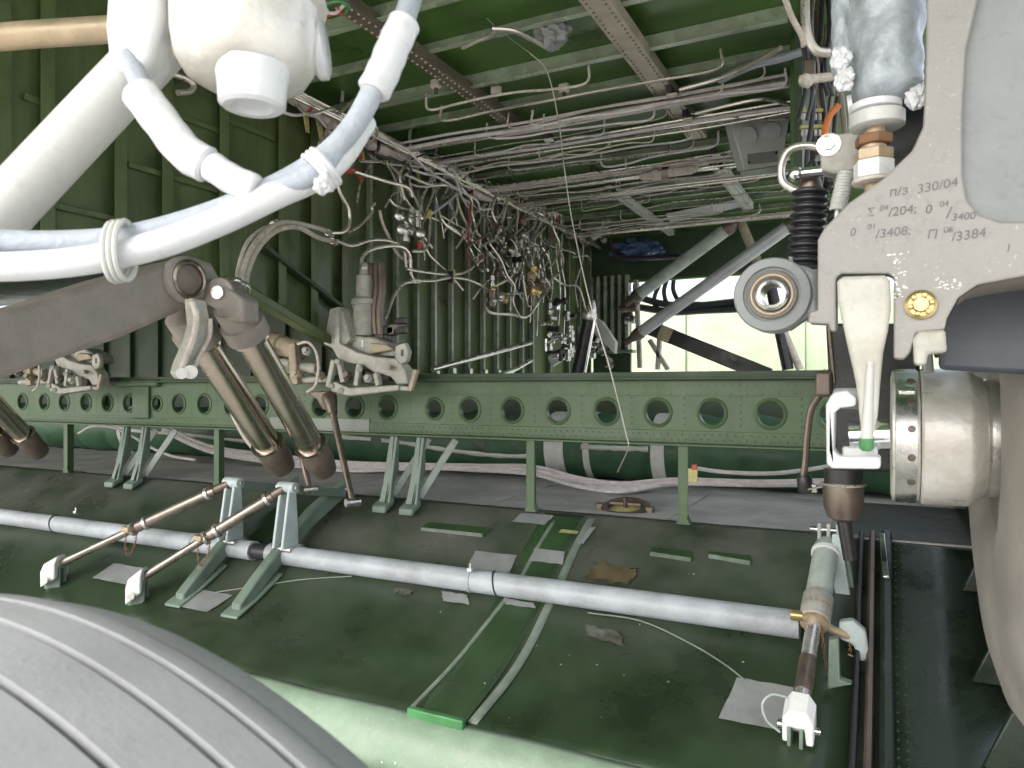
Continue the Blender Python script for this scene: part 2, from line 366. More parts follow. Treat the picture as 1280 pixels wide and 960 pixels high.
# ================================================================== BAY DOOR
PROF = [(4.0, -.725), (3.85, -.795), (3.69, -.88), (3.495, -1.005), (3.344, -1.098), (3.131, -1.213), (2.917, -1.30), (2.595, -1.385)]
PS = [(p.x, p.y) for p in smooth([V((a, b_, 0)) for a, b_ in PROF], 5)]
def door_z(v):
    for (a, za), (b_, zb) in zip(PS, PS[1:]):
        if b_ <= v <= a: return za + (zb - za) * (a - v) / (a - b_)
    return PS[-1][1] if v < PS[-1][0] else PS[0][1]
def on_door(x, y, lift=0.0):
    r = ray(x, y); lo, hi = 2.0, 7.0
    for _ in range(50):
        d = (lo + hi) / 2; p = r * d
        if p.z > door_z(p.y) + lift: lo = d
        else: hi = d
    return r * hi
def dnorm(v): 
    e = .02; return V((0, -(door_z(v + e) - door_z(v - e)) / (2 * e), 1)).normalized()
DU0, DU1 = -8.5, -.11
door = thing('bay_door', 'dark green curved bay door skin sloping down from under the perforated girder', 'door', (-3, 3.2, -1.5))
m_ = MB(); us = [DU0 + (DU1 - DU0) * i / 60 for i in range(61)]
m_.grid([[V((u, v, z + .004 * math.sin(u * 5.1 + v * 3) * math.sin(v * 4))) for u in us] for v, z in PS])
skin = obj('skin', m_, 'door_green', door, solid=-.03)
# light green lip along the lower edge
lp = [(2.605, -1.378), (2.575, -1.384), (2.545, -1.40), (2.50, -1.455), (2.47, -1.53), (2.46, -1.58)]
m_ = MB().grid([[V((u, v, z + .003 * math.sin(u * 9))) for u in us] for v, z in lp])
obj('lip', m_, 'lip_green', door, solid=-.006)
ed = MB()
for i in range(50):
    u = rnd.uniform(-3.2, -1.3); ed.dome((u, 2.47 + rnd.uniform(-.01, .012), -1.545 + rnd.uniform(-.02, .02)), (0, -1, .4), rnd.uniform(.002, .006))
obj('sealant_flecks', ed, 'tape_white', door, kind='stuff')
# end frame of the door on the right
for du, ww, mm in ((.012, .025, 'black_steel'), (.06, .03, 'steel_brown'), (.12, .05, 'blackish_green')):
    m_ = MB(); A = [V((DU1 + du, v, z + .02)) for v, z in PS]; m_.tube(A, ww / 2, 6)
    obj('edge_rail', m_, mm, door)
m_ = MB().grid([[V((u, v, z - .01)) for u in (DU1 + .01, DU1 + .19, DU1 + .30, .45)] for v, z in PS]); obj('edge_flange', m_, 'blackish_green', door, solid=-.01)
obj('rail_glint', MB().bar(V((DU1 + .10, 3.93, door_z(3.93) + .06)), V((DU1 + .12, 3.66, door_z(3.66) + .055)), .03, .02), 'chrome', door, bevel=.006)  # chrome bar added to make the bright glint at the door edge
for v in (3.7, 3.3, 2.95): obj('edge_bracket', MB().prism([V((.30, v, door_z(v))), V((.44, v, door_z(v))), V((.44, v, door_z(v) + .22)), V((.38, v, door_z(v) + .20))], (0, .03, 0)), 'blackish_green', door, bevel=.006)
rv = MB()
for i in range(34):
    v = 2.65 + i * .04
    for du in (.155, .185): rv.dome(V((DU1 + du, v, door_z(v) - .008)), dnorm(v), .006)
obj('rivets', rv, 'deep_green', door, kind='stuff')
# the two seams of the middle panel, the brighter panel between and its bright edge
def door_strip(pts, wpx, mm, name, lift=.004, label=None):
    P = smooth([on_door(x, y) for x, y in pts], 6); rows = []
    for p in P:
        n_ = dnorm(p.y); q = V((p.x, p.y, door_z(p.y))) + n_ * lift
        rows.append([q - V((wpx / 2, 0, 0)), q + V((wpx / 2, 0, 0))])
    return obj(name, MB().grid(rows), mm, door, solid=-.003)
door_strip([(590, 905), (635, 850), (661, 809), (684, 762), (699, 732), (717, 690), (742, 645)], .045, 'seam_light', 'seam_strip')
door_strip([(512, 888), (560, 838), (600, 790), (630, 752), (648, 728), (668, 692), (694, 650)], .022, 'seam_light', 'seam_strip')
def u_on(x, y): return on_door(x, y).x
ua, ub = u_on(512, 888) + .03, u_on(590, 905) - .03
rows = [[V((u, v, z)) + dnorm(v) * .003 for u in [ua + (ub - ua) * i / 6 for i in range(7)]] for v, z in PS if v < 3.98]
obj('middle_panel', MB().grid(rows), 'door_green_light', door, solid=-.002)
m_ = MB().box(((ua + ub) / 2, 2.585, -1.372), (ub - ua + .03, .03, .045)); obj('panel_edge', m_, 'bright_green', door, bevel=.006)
def patch(quad, mm, lift=.007, name='tape_patch', rough=0):
    Q4 = [on_door(x, y) for x, y in quad]; su = sorted(p.x for p in Q4); sv_ = sorted(p.y for p in Q4); N = 5; rows = []
    u0_, u1_, v0_, v1_ = (su[0] + su[1]) / 2, (su[2] + su[3]) / 2, (sv_[0] + sv_[1]) / 2, (sv_[2] + sv_[3]) / 2; sk = rnd.uniform(-.05, .05)
    a, b_, c, d = V((u0_ + sk, v1_, 0)), V((u1_ + sk, v1_, 0)), V((u1_, v0_, 0)), V((u0_, v0_, 0))
    for i in range(N + 1):
        r = []
        for j in range(N + 1):
            s_, t_ = i / N, j / N
            if rough: s_ += rnd.uniform(-.5, .5) * rough * (0 < j < N) * 0; 
            p = (a * (1 - t_) + b_ * t_) * (1 - s_) + (d * (1 - t_) + c * t_) * s_
            if rough and (i in (0, N) or j in (0, N)): p = p + V((rnd.uniform(-rough, rough), rnd.uniform(-rough, rough), 0))
            q = V((p.x, p.y, door_z(p.y))) + dnorm(p.y) * (lift + rnd.uniform(0, .002)); r.append(q)
        rows.append(r)
    return obj(name, MB().grid(rows), mm, door)
for q in (((637, 648), (655, 642), (694, 646), (672, 662)), ((600, 692), (652, 694), (634, 719), (578, 714)), ((672, 688), (710, 690), (705, 706), (662, 703)), ((722, 672), (740, 656), (738, 664), (726, 690)),
          ((562, 742), (597, 746), (585, 757), (553, 752)), ((636, 750), (676, 756), (668, 762), (632, 756)), ((908, 850), (985, 856), (975, 912), (900, 903)),
          ((234, 743), (272, 738), (300, 751), (212, 775)), ((118, 712), (165, 706), (205, 718), (112, 735))): patch(q, 'tape_grey', rough=.003)
patch(((700, 664), (724, 664), (722, 668), (698, 668)), 'yellow_patch')
patch(((738, 708), (794, 704), (790, 730), (734, 728)), 'ochre_stain', rough=.02, name='worn_patch')
patch(((728, 790), (772, 786), (800, 800), (745, 808)), 'dust_patch', rough=.012, name='worn_patch')
patch(((498, 736), (520, 738), (512, 744), (492, 742)), 'dust_patch', rough=.008, name='worn_patch')
# raised rims of the shallow finger wells
for q in (((527, 663), (604, 671), (621, 662)), ((813, 694), (864, 702), (872, 693)), ((886, 697), (938, 706), (945, 700))):
    P = [on_door(x, y) + V((0, 0, .008)) for x, y in q]; obj('well_rim', MB().tube(smooth([P[0], (P[0] + P[1]) / 2, P[1]], 4), .012, 6), 'seam_light', door)
    P2 = [on_door(x, y - 7) for x, y in q]
    patch(((q[0][0] + 4, q[0][1] - 8), (q[2][0], q[2][1] - 3), (q[1][0], q[1][1] - 2), (q[0][0], q[0][1] - 1)), 'door_green_light', lift=.004, name='well_mouth')
fk = MB()
for i in range(24):
    p = on_door(rnd.uniform(430, 1000), rnd.uniform(700, 900)); fk.dome(p + dnorm(p.y) * .003, dnorm(p.y), rnd.uniform(.002, .006), .002)
obj('paint_flecks', fk, 'tape_grey', door, kind='stuff')
# thin wires lying on the door
pipe('loose_wire', 'thin pale wire lying on the door, running toward the grey tape by the right clevis', 'wire', [on_door(x, y) + V((0, 0, .008)) for x, y in ((735, 768), (800, 778), (860, 805), (905, 832), (935, 856))], .004, 'seam_light')
pipe('loose_wire', 'thin pale wire on the door below the white tube, ending at a grey tape strip', 'wire', [on_door(x, y) + V((0, 0, .008)) for x, y in ((270, 742), (330, 733), (380, 726), (440, 722))], .004, 'seam_light')

# ================================================================== TORQUE TUBE along the door
TV, TZ, TR = 3.37, -1.015, .06
def tube_u(x): t = (x - 640) / F; return TV * (t * C_ - S_) / (C_ + t * S_)
tt = thing('torque_tube', 'long white painted tube lying across the green bay door', 'tube', (-3, TV, TZ - TR))
m_ = MB(); u0, u1 = -7.6, tube_u(1000)
for a, b_ in ((u0, tube_u(318)), (tube_u(338), u1)):
    pts = [V((a + (b_ - a) * i / 10, TV, TZ)) for i in range(11)]; m_ = MB().tube(pts, TR, 24); obj('pipe', m_, 'white_tube', tt)
obj('joint', MB().cyl((tube_u(312), TV, TZ), (tube_u(344), TV, TZ), TR * .8, 20), 'black_rubber', tt)
m_ = MB()
for i in range(5):
    u = tube_u(735 + i * 14); m_.lathe((u, TV, TZ), (1, 0, 0), [(TR + .0012, 0), (TR + .0012, rnd.uniform(.02, .03))], 24, caps=False)
for x in (245, 590): obj('collar', MB().lathe((tube_u(x), TV, TZ), (1, 0, 0), [(TR, -.012), (TR + .004, -.01), (TR + .004, .01), (TR, .012)], 24), 'white_tube', tt)
obj('tie_wire', MB().torus((tube_u(620), TV, TZ), (1, .25, .2), TR + .004, .004, 20, 6), 'black_rubber', tt)
obj('tie_wire', MB().torus((tube_u(70), TV, TZ), (1, .25, .2), TR + .004, .005, 20, 6), 'black_rubber', tt)
for x, y in ((588, 712), (95, 640)):
    p = av(x, y, TV - .05); b = MB().box(p, (.03, .03, .02)); b.cyl(p, p + V((0, 0, .035)), .007, 8); obj('wire_clip', b, 'aluminium', tt, bevel=.003)

# ================================================================== PERFORATED GIRDER
gd = thing('perforated_girder', 'long green riveted girder with a row of round lightening holes', 'girder', (-3.3, VG, -.30))
ZT, ZBt = .045, -.30
def g_u(x): t = (x - 640) / F; return VG * (t * C_ - S_) / (C_ + t * S_)
HX = [28, 55, 80, 107, 134, 161, 196, 223, 255, 289, 325, 362, 400, 443, 484, 543, 587, 640, 697, 758, 822, 890, 963, 1043]
HR = [.066] * 6 + [.055] + [.07] * 8 + [.06] + [.068] * 10
HZ = [-.125] * 9 + [-.13] * 6 + [-.135] * 9
HU = [g_u(x) for x in HX]
web = MB(); NS = 32
edges = [-7.6] + [(HU[i] + HU[i + 1]) / 2 for i in range(len(HU) - 1)] + [.25]
TW = .012
for i, (u, r, z) in enumerate(zip(HU, HR, HZ)):
    a, b_ = edges[i], edges[i + 1]; ring = []; outer = []
    for j in range(NS):
        t = 2 * math.pi * j / NS; cx, cy = math.cos(t), math.sin(t); ring.append((u + r * cx, z + r * cy))
        kx = ((b_ - u) if cx > 0 else (a - u)) / cx if abs(cx) > 1e-6 else 1e9; ky = ((ZT - z) if cy > 0 else (ZBt - z)) / cy if abs(cy) > 1e-6 else 1e9
        k = min(kx, ky); outer.append([u + k * cx, z + k * cy])
    for (cu, cz) in ((a, ZT), (b_, ZT), (a, ZBt), (b_, ZBt)):
        j = min(range(NS), key=lambda q: (outer[q][0] - cu) ** 2 + (outer[q][1] - cz) ** 2); outer[j] = [cu, cz]
    vs = []
    for vv in (VG, VG + TW):
        vs += [V((p[0], vv, p[1])) for p in ring] + [V((p[0], vv, p[1])) for p in outer]
    fs = []
    for j in range(NS):
        k = (j + 1) % NS; fs += [[j, k, NS + k, NS + j], [2 * NS + j, 3 * NS + j, 3 * NS + k, 2 * NS + k], [j, 2 * NS + j, 2 * NS + k, k]]
    web.add(vs, fs)
obj('web', web, 'girder_green', gd, ang=30)
for i, (u, r, z) in enumerate(zip(HU, HR, HZ)):
    m_ = MB().lathe((u, VG, z), (0, -1, 0), [(r + .016, 0), (r + .014, .006), (r + .004, .010), (r - .003, .006), (r - .004, -.02)], 28, caps=False); obj('hole_rim', m_, 'girder_green', gd)
b = MB().box((-3.67, VG - .03, ZT + .006), (7.86, .085, .012)); b.box((-3.67, VG + .05, ZT + .02), (7.86, .12, .05)); obj('top_flange', b, 'deep_green', gd, bevel=.003)
b = MB().box((-3.67, VG - .03, ZBt - .006), (7.86, .085, .012)); obj('bottom_flange', b, 'girder_green', gd, bevel=.003)
b = MB().box((-3.67, VG - .003, ZBt + .035), (7.84, .006, .066)); obj('doubler_strip', b, 'girder_green', gd, bevel=.0015)
b = MB().box((-1.4, VG - .002, ZT - .045), (3.1, .004, .085)); obj('upper_doubler', b, 'girder_green', gd, bevel=.0015)
b = MB().box((g_u(398), VG - .0045, -.16), (.85, .004, .20)); obj('grey_doubler', MB().box((g_u(398), VG - .0075, -.255), (.9, .003, .085)), 'girder_grey', gd)
b = MB().box((g_u(178), VG - .012, -.11), (.2, .024, .28)); obj('joint_plate', b, 'girder_green', gd, bevel=.01)
b = MB().box((g_u(176), VG - .02, .04), (.5, .06, .06)); obj('joint_cap', b, 'girder_green', gd, bevel=.02)
rv = MB()
for k in range(190):
    u = -7.4 + k * .04
    rv.dome((u, VG - .006, ZBt + .02), (0, -1, 0), .0055); rv.dome((u + .02, VG - .006, ZBt + .048), (0, -1, 0), .0055)
    if u > -3: rv.dome((u, VG - .004, ZT - .03), (0, -1, 0), .004)
    if u > -3 and k % 2: rv.dome((u, VG - .004, ZT - .075), (0, -1, 0), .0045)
for i in range(len(HU) - 1):
    u = (HU[i] + HU[i + 1]) / 2
    for k in range(5): rv.dome((u, VG, -.20 + k * .036), (0, -1, 0), .0055)
obj('rivets', rv, 'girder_green', gd, kind='stuff')
for x, yb in ((90, 583), (278, 606), (668, 641), (857, 655)):
    u = g_u(x); zb = -.735; b = MB()
    b.box((u, VG - .02, (ZBt + zb) / 2), (.012, .07, ZBt - zb - .012)); b.box((u, VG - .055, (ZBt + zb) / 2), (.055, .006, ZBt - zb - .012)); b.prism([V((u - .04, VG - .06, zb)), V((u + .04, VG - .06, zb)), V((u + .02, VG - .06, zb + .05)), V((u - .02, VG - .06, zb + .05))], (0, .05, 0))
    obj('post', b, 'girder_green', gd, bevel=.003)

# ================================================================== DUCT and cables behind the girder
du = thing('fuselage_duct', 'fat green padded duct lying along the floor behind the girder posts', 'duct', (-3.5, 5.62, -.73))
m_ = MB(); P = []; Rr = []
for i in range(180):
    P.append(V((-13.0 + i * .078, 5.62 + .015 * math.sin(i * .7), -.47 + .012 * math.sin(i * 1.3)))); Rr.append(.26 + .008 * math.sin(i * 2.1) + .005 * math.sin(i * 5.7))
obj('sleeve', m_.tube(P, Rr, 24), 'duct_green', du)
def d_u(x, v=5.4): t = (x - 640) / F; return v * (t * C_ - S_) / (C_ + t * S_)
for x, wd in ((681, .16), (729, .05), (813, .1), (150, .06)):
    obj('tape_band', MB().lathe((d_u(x), 5.62, -.47), (1, .04, 0), [(.272, 0), (.276, .004), (.276, wd), (.272, wd + .004)], 28, caps=False), 'tape_white', du)
def tape_run(pts):
    P = smooth(pts, 6); rows = []
    for p in P:
        q = p - V((p.x, 5.62, -.47)); q = V((0, q.y, q.z)).normalized() ; s_ = V((0, -q.z, q.y)) * rnd.uniform(.014, .022)
        c = V((p.x, 5.62, -.47)) + q * .275; rows.append([c - s_, c + s_])
    obj('tape_seam', MB().grid(rows), 'tape_white', du, solid=.003)
tape_run([av(x, y, 5.38) for x, y in ((120, 528), (170, 538), (240, 543), (330, 553))]); tape_run([av(x, y, 5.38) for x, y in ((430, 546), (500, 552), (560, 561), (620, 568), (665, 569))]); tape_run([av(x, y, 5.38) for x, y in ((728, 558), (770, 560), (812, 561))])
CG = 'cables lying along the floor behind the girder'
CL = 'whitish cable in the bundle draped over the grey floor by the duct'
for k in range(6):
    o_ = (k - 2.5) * 2.2
    pts = [(205, 535 + o_), (260, 560 + o_ * .8), (330, 572 + o_), (430, 583 + o_), (520, 583 + o_ * .6), (600, 585 + o_ * .6), (668, 588 + o_), (720, 602 + o_), (775, 609 + o_), (830, 603 + o_ * .7), (870, 602 + o_ * .5), (950, 604 + o_ * .5), (1040, 603 + o_ * .6)]
    P = []
    for x, y in pts:
        p = av(x, y, 5.05); 
        if p.z < -.70: p = az(x, y, -.70)
        P.append(p + V((0, rnd.uniform(-.02, .02), 0)))
    pipe('floor_cable', CL, 'cable', P, .013, 'cable_white', CG, 4, 6)
pipe('floor_cable', 'white cable sagging from the red tag post along the duct foot', 'cable', [av(x, y, 5.0) for x, y in ((868, 585), (905, 590), (960, 592), (1010, 587), (1050, 580))], .014, 'cable_white')
pipe('floor_cable', 'loose pale cable looping in front of the duct at the far end of the girder', 'cable', [av(x, y, 4.9) for x, y in ((98, 542), (115, 533), (140, 534), (165, 545), (190, 560), (215, 570), (245, 575))], .014, 'cable_white')
pipe('pale_hose', 'short pale hose hanging in front of the girder beside the paired cylinders', 'hose', [av(x, y, 3.85) for x, y in ((285, 492), (290, 515), (305, 545), (325, 568), (345, 578))], .016, 'lagging')
t = thing('tag', 'small yellow and red tag hanging on the girder post above the grey floor', 'tag', av(867, 605, 3.9))
b = MB().box(av(866, 594, 3.9), (.05, .006, .07)); obj('plate', b, 'yellow_clip', t, bevel=.002); obj('ribbon', MB().box(av(868, 584, 3.9), (.03, .01, .03)), 'red_paint', t, bevel=.004)
# round bulb-shaped port on the floor
c = av(782, 637, 4.25); t = thing('floor_port', 'round metal filler port with cross handle on the grey floor', 'port', c)
obj('rim', MB().lathe(c, (0, -.25, 1), [(.15, -.01), (.15, .02), (.12, .035), (.10, .02), (.10, 0)], 28), 'steel_brown', t); obj('dish', MB().lathe(c, (0, -.25, 1), [(.099, .0), (.06, .012), (.0, .016)], 24), 'yellow_clip', t)
obj('handle', MB().bar(c + V((-.1, 0, .035)), c + V((.1, 0, .035)), .02, .02), 'steel_brown', t, bevel=.004); obj('spindle', MB().cyl(c, c + V((0, -.01, .075)), .016, 10), 'steel_brown', t)
for s_ in (-1, 1): obj('lug', MB().box(c + V((s_ * .155, -.02, .01)), (.05, .05, .05)), 'steel_brown', t, bevel=.01)

# ================================================================== copies
def dup(root, off, label=None, group=None):
    r = root.copy(); col.objects.link(r); r.location = V(root.location) + V(off); WLOC[r.name] = WLOC[root.name] + V(off)
    if label: r['label'] = label
    if group: r['group'] = group
    for ch in [c for c in root.children]:
        c = ch.copy(); col.objects.link(c); c.parent = r
        for g_ in [q for q in ch.children]:
            d = g_.copy(); col.objects.link(d); d.parent = c
    return r

# ================================================================== DOOR LINK RODS, CLEVISES, HORNS
def clevis(p, s, label, d):
    """white fork block standing on a green lug; d = direction of its rod"""
    t = thing('door_clevis', label, 'clevis', p)
    d = V(d).normalized(); side = V((0, 0, 1)).cross(d).normalized(); up = d.cross(side).normalized()
    prof = [(-.055, -.05), (-.055, .03), (-.03, .065), (.03, .065), (.055, .03), (.055, -.05), (.028, -.05), (.022, .005), (-.022, .005), (-.028, -.05)]
    c = p + V((0, 0, .075 * s))
    obj('fork', MB().prism([c + side * a * s + V((0, 0, 1)) * b_ * s - d * .045 * s for a, b_ in prof], d * .09 * s), 'white_paint', t, bevel=.006 * s)
    for q in (-.012, .03): obj('lug', MB().obox(p + side * q * s + V((0, 0, .03 * s)), side * .007 * s, d * .05 * s, V((0, 0, .055 * s))), 'bracket_green', t, bevel=.003)
    obj('bolt', MB().cyl(c + side * -.075 * s - V((0, 0, .03 * s)), c + side * .075 * s - V((0, 0, .03 * s)), .017 * s, 10), 'aluminium', t)
    return t, c + d * .05 * s + V((0, 0, .02 * s))
def chain(parent, P, name='safety_chain', r=.0028, link=.022, m='rust'):
    P = smooth(P, 12); m_ = MB(); acc = 0; flip = 0; last = P[0]
    for a, b_ in zip(P, P[1:]):
        acc += (b_ - a).length
        if acc >= link * .75:
            acc = 0; d = (b_ - a).normalized(); n_ = d.orthogonal().normalized()
            if flip: n_ = d.cross(n_)
            flip = 1 - flip; loop = [b_ + d * math.cos(2 * math.pi * i / 8) * link * .5 + n_ * math.sin(2 * math.pi * i / 8) * link * .28 for i in range(9)]
            m_.tube(loop, r, 4, False)
    return obj(name, m_, m, parent)
def rod(a, b_, r, label, m, hang=True):
    t = thing('link_rod', label, 'rod', (a + b_) / 2); d = b_ - a
    obj('shaft', MB().cyl(a, a + d * .5, r * .72, 14), m, t); obj('sleeve', MB().lathe(a + d * .44, d, [(r * .8, 0), (r, .012), (r, d.length * .42), (r * .85, d.length * .46)], 16), m, t)
    obj('eye_end', MB().lathe(a + d * .90, d, [(r * .7, 0), (r * .9, .02), (r * .9, d.length * .09)], 12), 'steel_brown', t)
    for q in (.42, .5, .86): obj('collar', MB().lathe(a + d * q, d, [(r, -.012), (r * 1.28, -.009), (r * 1.28, .009), (r, .012)], 16), 'steel', t)
    k = a + d * .43; obj('locking_lug', MB().box(k + V((-.02, -.03, 0)), (.07, .06, .035)), 'tan_bolt', t, bevel=.008)
    if hang:
        chain(t, [k + V((-.03, -.03, -.01)), k + V((-.02, -.05, -.10)), k + V((.01, -.05, -.16)), k + V((.04, -.03, -.1)), k + V((.03, 0, 0))])
    return t
def horn(top, off, lab, lab2):
    """pivot horn: white leg down to the tube, raking brace back to the hinge arm"""
    t = thing('pivot_horn', lab, 'bracket', V((top.x, TV, TZ)))
    foot = V((top.x + .02, TV - .01, TZ + .05)); back = V((top.x + .03, 3.86, -.70))
    sx = V((1, 0, 0))
    for q in (-.035, .035):
        o_ = sx * q
        obj('leg', MB().prism([top + o_ + V((0, -.028, .0)), top + o_ + V((0, .028, .0)), foot + o_ + V((0, .07, 0)), foot + o_ + V((0, .0, -.0)), foot + o_ + V((0, -.07, 0))], (.02, 0, 0)), 'pale_bracket', t, bevel=.006)
        obj('brace', MB().bar(top + o_ + V((.01, 0, -.01)), back + o_ + V((.01, 0, 0)), .022, .055), 'bracket_green', t, bevel=.006)
    obj('pivot_boss', MB().cyl(top + V((-.055, 0, 0)), top + V((.075, 0, 0)), .034, 18), 'pale_bracket', t, bevel=.004)
    obj('pin', MB().cyl(top + V((-.075, 0, 0)), top + V((.09, 0, 0)), .016, 10), 'steel', t)
    for q in (-.03, .06): obj('foot_bolt', MB().cyl(foot + V((-.05, q, -.005)), foot + V((.09, q, -.005)), .02, 10), 'aluminium', t)
    a = thing('curved_hinge', lab2, 'hinge', V((top.x, 3.5, door_z(3.5))))
    path = [(3.0, .03, .05), (3.15, .07, .09), (3.3, .10, .10), (3.45, .115, .10), (3.6, .12, .10), (3.75, .10, .10), (3.86, .09, .09), (3.97, .09, .07)]
    A = []; B = []
    for v, lf, hh in path:
        z = door_z(v) + lf; A.append((v, z + hh / 2)); B.append((v, z - hh / 2 - .01))
    obj('arm', MB().prism([V((top.x - .03, v, z)) for v, z in A + B[::-1]], (.07, 0, 0)), 'bracket_green', a, bevel=.01)
    obj('root_plate', MB().prism([V((top.x - .06, v, door_z(v) + .004)) for v in (2.95, 3.1, 3.3)] + [V((top.x - .06, v, door_z(v) + .02)) for v in (3.3, 3.1, 2.95)], (.13, 0, 0)), 'bracket_green', a, bevel=.004)
    obj('hinge_bolt', MB().cyl(V((top.x - .06, 3.9, door_z(3.9) + .09)), V((top.x + .07, 3.9, door_z(3.9) + .09)), .022, 12), 'aluminium', a)
topA = av(358, 609, 3.40); topB = av(290, 603, 3.40)
horn(topA, 0, 'pale pivot horn with white legs on the tube, closer to the paired steel cylinders', 'green curved hinge arm under the horn beside the paired steel cylinders')
horn(topB, 0, 'pale pivot horn with white legs on the tube, away from the paired cylinders', 'green curved hinge arm under the horn away from the paired cylinders')
for (x, y), tp, nm in (((172, 752), topA, 'nearer the long grey tape strip'), ((68, 732), topB, 'farther from the long grey tape strip')):
    p = on_door(x, y); t, e = clevis(p, 1.25, 'white fork clevis on a green lug ' + nm, tp - p)
    rod(e, tp, .034, 'steel link rod rising from the white clevis ' + nm, 'rod_steel')
# right-hand rod
p = on_door(999, 925); topC = av(1036, 668, 3.74); t, e = clevis(p, 1.0, 'white fork clevis with wire loop at the foot of the grey right link rod', topC - p)
wl_ = [ad(x, y, 2.45) for x, y in ((985, 872), (965, 868), (953, 880), (958, 900), (975, 915))]; obj('lock_wire', MB().tube(smooth(wl_, 5), .004, 6), 'strut_green', t)
t = thing('link_rod', 'grey green link rod with brass lock sleeve and hanging chain, right end of door', 'rod', (e + topC) / 2); d = topC - e
obj('shaft', MB().cyl(e, e + d * .55, .030, 14), 'steel', t); obj('dark_grip', MB().cyl(e + d * .05, e + d * .22, .034, 14), 'steel_brown', t)
obj('sleeve', MB().lathe(e + d * .50, d, [(.05, 0), (.054, .01), (.054, d.length * .40), (.046, d.length * .43)], 18), 'strut_green', t)
for q in (.50, .86): obj('collar', MB().lathe(e + d * q, d, [(.055, -.012), (.062, -.009), (.062, .009), (.055, .012)], 18), 'tan_bolt' if q < .8 else 'white_paint', t)
k = e + d * .42; obj('lock_housing', MB().lathe(k, d, [(.045, 0), (.062, .01), (.062, .14), (.05, .16)], 16), 'uplock_grey', t); obj('lock_ring', MB().lathe(k, d, [(.04, -.012), (.056, -.01), (.056, .012), (.04, .014)], 16), 'tan_bolt', t)
q = ad(1063, 796, (k.y * C_ - k.x * S_)); obj('lock_handle', MB().tube([k + d * .02, (k + q) / 2, q], .018, 10), 'tan_bolt', t); obj('locking_lug', MB().cyl(k + V((-.09, 0, .02)), k + V((-.03, 0, .02)), .022, 10), 'brass', t)
chain(t, [k + V((.03, -.05, 0)), k + V((.05, -.06, -.14)), k + V((.09, -.06, -.27)), k + V((.15, -.05, -.25)), q + V((0, 0, -.16)), q + V((0, 0, -.02))])
obj('chain_ring', MB().torus(q + V((0, -.01, -.09)), (.3, 1, 0), .018, .005, 14, 6), 'tan_bolt', t)
for s_ in (-.04, .0, .04): obj('fork_tine', MB().bar(topC + V((s_, 0, -.05)), topC + V((s_, .01, .05)), .018, .05), 'strut_green', t, bevel=.005)
obj('fork_pin', MB().cyl(topC + V((-.08, 0, .02)), topC + V((.08, 0, .02)), .016, 10), 'aluminium', t)
t = thing('pivot_horn', 'white tapering horn leg behind the grey right link rod', 'bracket', av(1060, 780, 3.55))
obj('leg', MB().prism(px(3.62, [(1040, 668), (1050, 668), (1067, 768), (1050, 776), (1044, 745), (1038, 700)]), (0, .03, 0)), 'pale_bracket', t, bevel=.006)
obj('foot', MB().prism(px(3.33, [(1048, 778), (1066, 776), (1082, 790), (1087, 824), (1076, 830), (1066, 806), (1050, 800)]), (0, .06, 0)), 'pale_bracket', t, bevel=.01)
obj('flange', MB().prism(px(3.66, [(1052, 668), (1060, 690), (1074, 770), (1066, 770)]), (0, .12, 0)), 'bracket_green', t, bevel=.004)
obj('base_lug', MB().prism(px(3.12, [(1036, 800), (1048, 798), (1050, 850), (1066, 856), (1034, 862)]), (0, .05, 0)), 'bracket_green', t, bevel=.006)
obj('bolt', MB().cyl(av(1056, 764, 3.56), av(1056, 764, 3.62), .02, 10), 'aluminium', t)
# hinge brackets under the girder
def hinge_bracket(x, lab):
    u = g_u(x); t = thing('hinge_bracket', lab, 'bracket', V((u, 3.9, -.74)))
    zt = ZBt - .014
    obj('plate', MB().prism([V((u - .03, 3.93, zt)), V((u + .03, 3.93, zt)), V((u + .02, 3.88, -.62)), V((u + .03, 3.84, -.76)), V((u - .06, 3.84, -.76)), V((u - .05, 3.88, -.62))], (0, .03, 0)), 'bracket_green', t, bevel=.004)
    obj('web', MB().prism([V((u - .006, 3.92, zt)), V((u - .006, 3.98, zt)), V((u - .006, 3.98, -.55)), V((u - .006, 3.84, -.74)), V((u - .006, 3.87, -.74))], (.012, 0, 0)), 'bracket_green', t, bevel=.002)
    obj('brace', MB().bar(V((u + .16, 4.1, zt - .02)), V((u - .02, 3.95, -.70)), .03, .045), 'strut_green', t, bevel=.004)
    obj('foot', MB().prism([V((u - .08, 3.80, -.80)), V((u + .03, 3.80, -.80)), V((u + .03, 3.90, -.75)), V((u - .08, 3.90, -.75))], (0, 0, .045)), 'bracket_green', t, bevel=.01)
    return t
hinge_bracket(500, 'green hinge bracket under the girder, next to the paired steel cylinders')
hinge_bracket(533, 'green hinge bracket under the girder, next to the lone girder post')
hinge_bracket(166, 'small distant green hinge bracket under the girder near its far end')
hinge_bracket(190, 'small distant green hinge bracket under the girder, with a pale cable above it')

